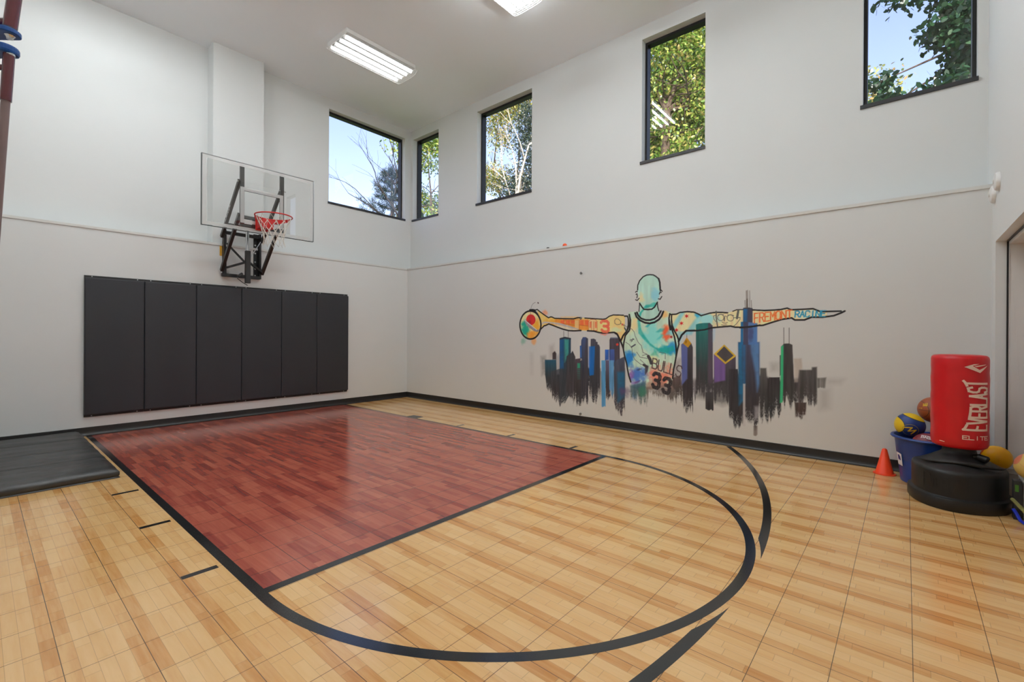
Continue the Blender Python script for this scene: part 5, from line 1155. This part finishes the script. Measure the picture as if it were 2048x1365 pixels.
def tree(name,base,label,blobs,n,size,leaf,trunkr,lean=(0,0),bark='bark',seed=1,split=3.0,cat='tree',limbs=(),**kw):
    root=thing(name,base,label,cat,'trees outside the windows'); rg=random.Random(seed)
    if n: leaves('foliage',root,blobs,n,size,LM[leaf],seed=seed,**kw)
    mb=MB(); x,y,z=base; pts=[(x,y,z),(x+lean[0]*.3,y+lean[1]*.3,z+split*.5),(x+lean[0],y+lean[1],z+split)]
    mb.tube(pts,[trunkr,trunkr*.85,trunkr*.7],10)
    for b in blobs:
        e=Vector(b[:3]); s=Vector(pts[-1]); m_=(s+e)/2+Vector((rg.gauss(0,.2),rg.gauss(0,.2),.2))
        mb.tube([tuple(s),tuple(m_),tuple(e)],[trunkr*.45,trunkr*.26,trunkr*.08],7)
        for k in range(5): grow(mb,tuple(e if k%2 else m_),(rg.gauss(0,1),rg.gauss(0,1),rg.gauss(.3,.6)),b[3]*.8,trunkr*.16,1,rg)
    for (p0,p1,r0,dp) in limbs:
        dv=Vector(p1)-Vector(p0); grow(mb,p0,dv,dv.length*.55,r0,dp,rg,.45,.1)
    mb.build('trunk',BM[bark],root,smooth=True)
    return root
G=-1.0
# seen in the window left of the corner: a nearly bare tree and a pine
bt=thing('bare_tree',(-2.75,2.05,G),'almost leafless tree with thin arching twigs outside the hoop wall','tree','trees outside the windows')
mb=MB(); rg=random.Random(21); mb.tube([(-2.75,2.05,G),(-2.72,2.0,2.0),(-2.70,1.92,4.4)],[.12,.10,.06],8)
for p0,d,L,r in (((-2.70,1.92,4.35),(-.15,-.75,.75),1.25,.030),((-2.71,1.93,4.2),(-.05,-1,.38),1.35,.026),((-2.70,1.92,4.4),(.1,-.42,1),1.35,.032),((-2.70,1.92,4.1),(-.1,-.95,.18),1.2,.022),((-2.70,1.93,4.4),(.05,-.1,1.1),1.3,.03),((-2.7,1.93,4.2),(.1,.3,1.1),1.2,.024)):
    grow(mb,p0,d,L,r,3,rg,.36,.12,.62,(2,3))
mb.build('branches',BM['twig'],bt,smooth=True)
leaves('foliage',bt,[(-2.72,1.45,5.0,.3,.35,.5)],90,.06,LM['grey'],seed=8,clus=30,spread=.12)
pn=thing('pine_tree',(-3.55,2.15,G),'dark blue green pine rising at the right edge of the window left of the corner','tree','trees outside the windows')
mb=MB(); mb.tube([(-3.55,2.15,G),(-3.52,2.1,3.6),(-3.5,2.02,6.2)],[.16,.1,.015],8); bl=[]
rg=random.Random(9)
for z,ln in ((4.5,1.0),(4.75,1.05),(5.0,.62),(5.25,.55),(5.5,.5),(5.75,.4),(5.98,.3)):
    for k in range(6):
        a=k*PI/3+z*2.3; p=(-3.52,2.08,z); e=(-3.52+ln*math.cos(a),2.08+ln*math.sin(a),z+.3*ln); mb.tube([p,((p[0]+e[0])/2,(p[1]+e[1])/2,z+.08),e],[.018,.012,.005],5)
        for t in (.35,.6,.85,1.0): bl.append((p[0]+(e[0]-p[0])*t,p[1]+(e[1]-p[1])*t,p[2]+(e[2]-p[2])*t,.05,.05,.05,1))
bl+=[(-3.5,2.02,6.2,.06,.06,.12,1.5)]
mb.build('trunk',BM['bark'],pn,smooth=True); leaves('foliage',pn,bl,8500,.13,LM['blue'],aspect=.07,clus=3,spread=.035,seed=5,needle=True)
# mural side, from the corner to the right
tree('maple_tree',(-5.2,4.75,G),'sunlit green tree outside the narrow window at the corner',[(-5.0,4.5,8.1,1.3,1.0,.9),(-4.5,4.1,4.7,1.3,1.0,.9),(-6.0,5.6,6.3,.9,.9,.9,.4)],9000,.10,'sunny',.12,(.1,.1),seed=31,split=5.2,clus=50,spread=.22)
tree('birch_tree',(-2.35,6.35,G),'pale trunked birch with thin grey foliage outside the second window from the corner',[(-2.1,7.0,8.7,.65,.5,1.2),(-2.3,6.9,6.6,1.1,.6,.6),(-1.8,6.9,7.5,.5,.5,.7)],11000,.08,'grey',.085,(.02,.05),'birch',seed=42,split=6.9,clus=60,spread=.25,limbs=(((-2.33,6.4,5.8),(-2.0,6.2,9.6),.045,3),((-2.33,6.4,5.7),(-2.6,6.2,9.2),.04,3),((-2.33,6.4,5.4),(-3.2,6.0,8.0),.03,3)))
tree('autumn_tree',(-4.2,8.0,G),'yellow green autumn tree behind the pale birch',[(-3.55,6.7,9.2,.6,.5,1.0),(-3.9,6.8,7.2,.7,.6,.6),(-3.3,7.6,10.2,.8,.7,.8)],8000,.085,'mixed',.12,(.2,-.1),seed=53,split=6.5,clus=50,spread=.25)
tree('oak_tree',(3.12,5.72,G),'dense sunlit oak filling the tall window above the mural',[(3.0,6.0,8.4,1.2,.8,1.0),(3.9,6.3,9.3,1.3,.9,1.0),(3.5,6.4,6.9,1.3,.9,.8),(2.4,6.5,7.6,1.0,.8,1.2),(4.0,6.6,7.8,1.0,.8,1.1),(3.4,5.7,5.6,1.2,.7,.6),(3.3,6.7,7.5,1.1,.5,1.0)],24000,.105,'sunny',.15,(.1,.1),seed=64,split=8.2,clus=70,spread=.18)
tree('background_tree',(1.2,12.5,G),'darker green tree behind the oak above the mural',[(1.0,12,11.0,2.6,1.5,2.6),(2.6,12.0,10.0,2.4,1.5,2.6)],9000,.16,'dark',.2,seed=65,split=7.5,clus=60,spread=.4)
tree('linden_tree',(9.6,5.2,G),'dark leaved tree whose branches cross the window farthest right',[(8.72,3.9,5.75,.32,.4,.5,.24),(8.72,4.1,6.5,.36,.4,.5,.2),(8.3,3.9,7.0,.7,.4,.3,.12),(8.55,3.7,5.05,.35,.4,.22,.13),(7.74,3.6,5.02,.16,.2,.18,.045),(7.9,3.5,4.8,.2,.25,.12,.05),(7.66,3.7,5.5,.08,.15,.14,.018),(8.35,3.9,6.15,.12,.2,.1,.03),(9.3,4.4,6.6,.6,.6,.9,.17)],7500,.105,'dark',.09,(-.2,-.5),seed=75,split=6.8,clus=110,spread=.10,aspect=.6)
tree('yellow_tree',(6.6,18.5,G),'sunlit yellow autumn tree low behind the dark branches',[(6.3,18.0,10.6,1.6,1.2,1.6),(8.2,18.5,9.6,1.8,1.2,.9)],5000,.16,'mixed',.2,seed=86,split=8.5,clus=40,spread=.35)
# ------------------------------------------------------------------ sky, sun, camera
w=bpy.data.worlds.new('World'); sc.world=w; w.use_nodes=True; nt=w.node_tree; bg=nt.nodes['Background']
sk=nt.nodes.new('ShaderNodeTexSky'); sk.sky_type='NISHITA'; sk.sun_disc=False; sk.sun_elevation=math.radians(38); sk.sun_rotation=math.radians(150); sk.altitude=200; sk.air_density=1.0; sk.dust_density=2.0; sk.ozone_density=1.2
mxn=nt.nodes.new('ShaderNodeMix'); mxn.data_type='RGBA'; mxn.blend_type='MULTIPLY'; mxn.inputs[0].default_value=1.0; mxn.inputs[7].default_value=(1.22,1.0,.98,1)
nt.links.new(sk.outputs[0],mxn.inputs[6]); nt.links.new(mxn.outputs[2],bg.inputs[0]); bg.inputs[1].default_value=SKY
su=bpy.data.lights.new('sun','SUN'); su.energy=SUN; su.angle=math.radians(.6); su.color=(1,.95,.86); so=bpy.data.objects.new('sun',su); COL.objects.link(so)
so.rotation_euler=Vector((-.55,.62,-.62)).to_track_quat('-Z','Y').to_euler()
cam=bpy.data.cameras.new('camera'); co=bpy.data.objects.new('camera',cam); COL.objects.link(co); sc.camera=co
f_,cy_,yaw,pit,rol=920.3496,669.563,.8625,-.00094,.00503
CX_=(8.0089,-5.941,1.3365)
F_=Vector((-math.cos(yaw),math.sin(yaw),0)); R_=Vector((math.sin(yaw),math.cos(yaw),0)); U_=Vector((0,0,1))
F_,U_=F_*math.cos(pit)+U_*math.sin(pit),U_*math.cos(pit)-F_*math.sin(pit); R_,U_=R_*math.cos(rol)+U_*math.sin(rol),U_*math.cos(rol)-R_*math.sin(rol)
m=Matrix(((R_.x,U_.x,-F_.x,CX_[0]),(R_.y,U_.y,-F_.y,CX_[1]),(R_.z,U_.z,-F_.z,CX_[2]),(0,0,0,1))); co.matrix_world=m
cam.sensor_width=36; cam.sensor_fit='HORIZONTAL'; cam.lens=f_*36/2048; cam.shift_y=(cy_-682.5)/2048; cam.clip_start=.05; cam.clip_end=200
v=sc.view_settings; sc.display_settings.display_device='sRGB'; v.view_transform='Standard'; v.look='None'; v.gamma=1.0; v.use_curve_mapping=False; v.exposure=EXPOSURE
c=sc.cycles; c.use_denoising=True; c.max_bounces=10; c.diffuse_bounces=6; c.glossy_bounces=4; c.transmission_bounces=6; c.transparent_max_bounces=12; c.sample_clamp_indirect=6.0; c.use_light_tree=True; c.caustics_reflective=False; c.caustics_refractive=False
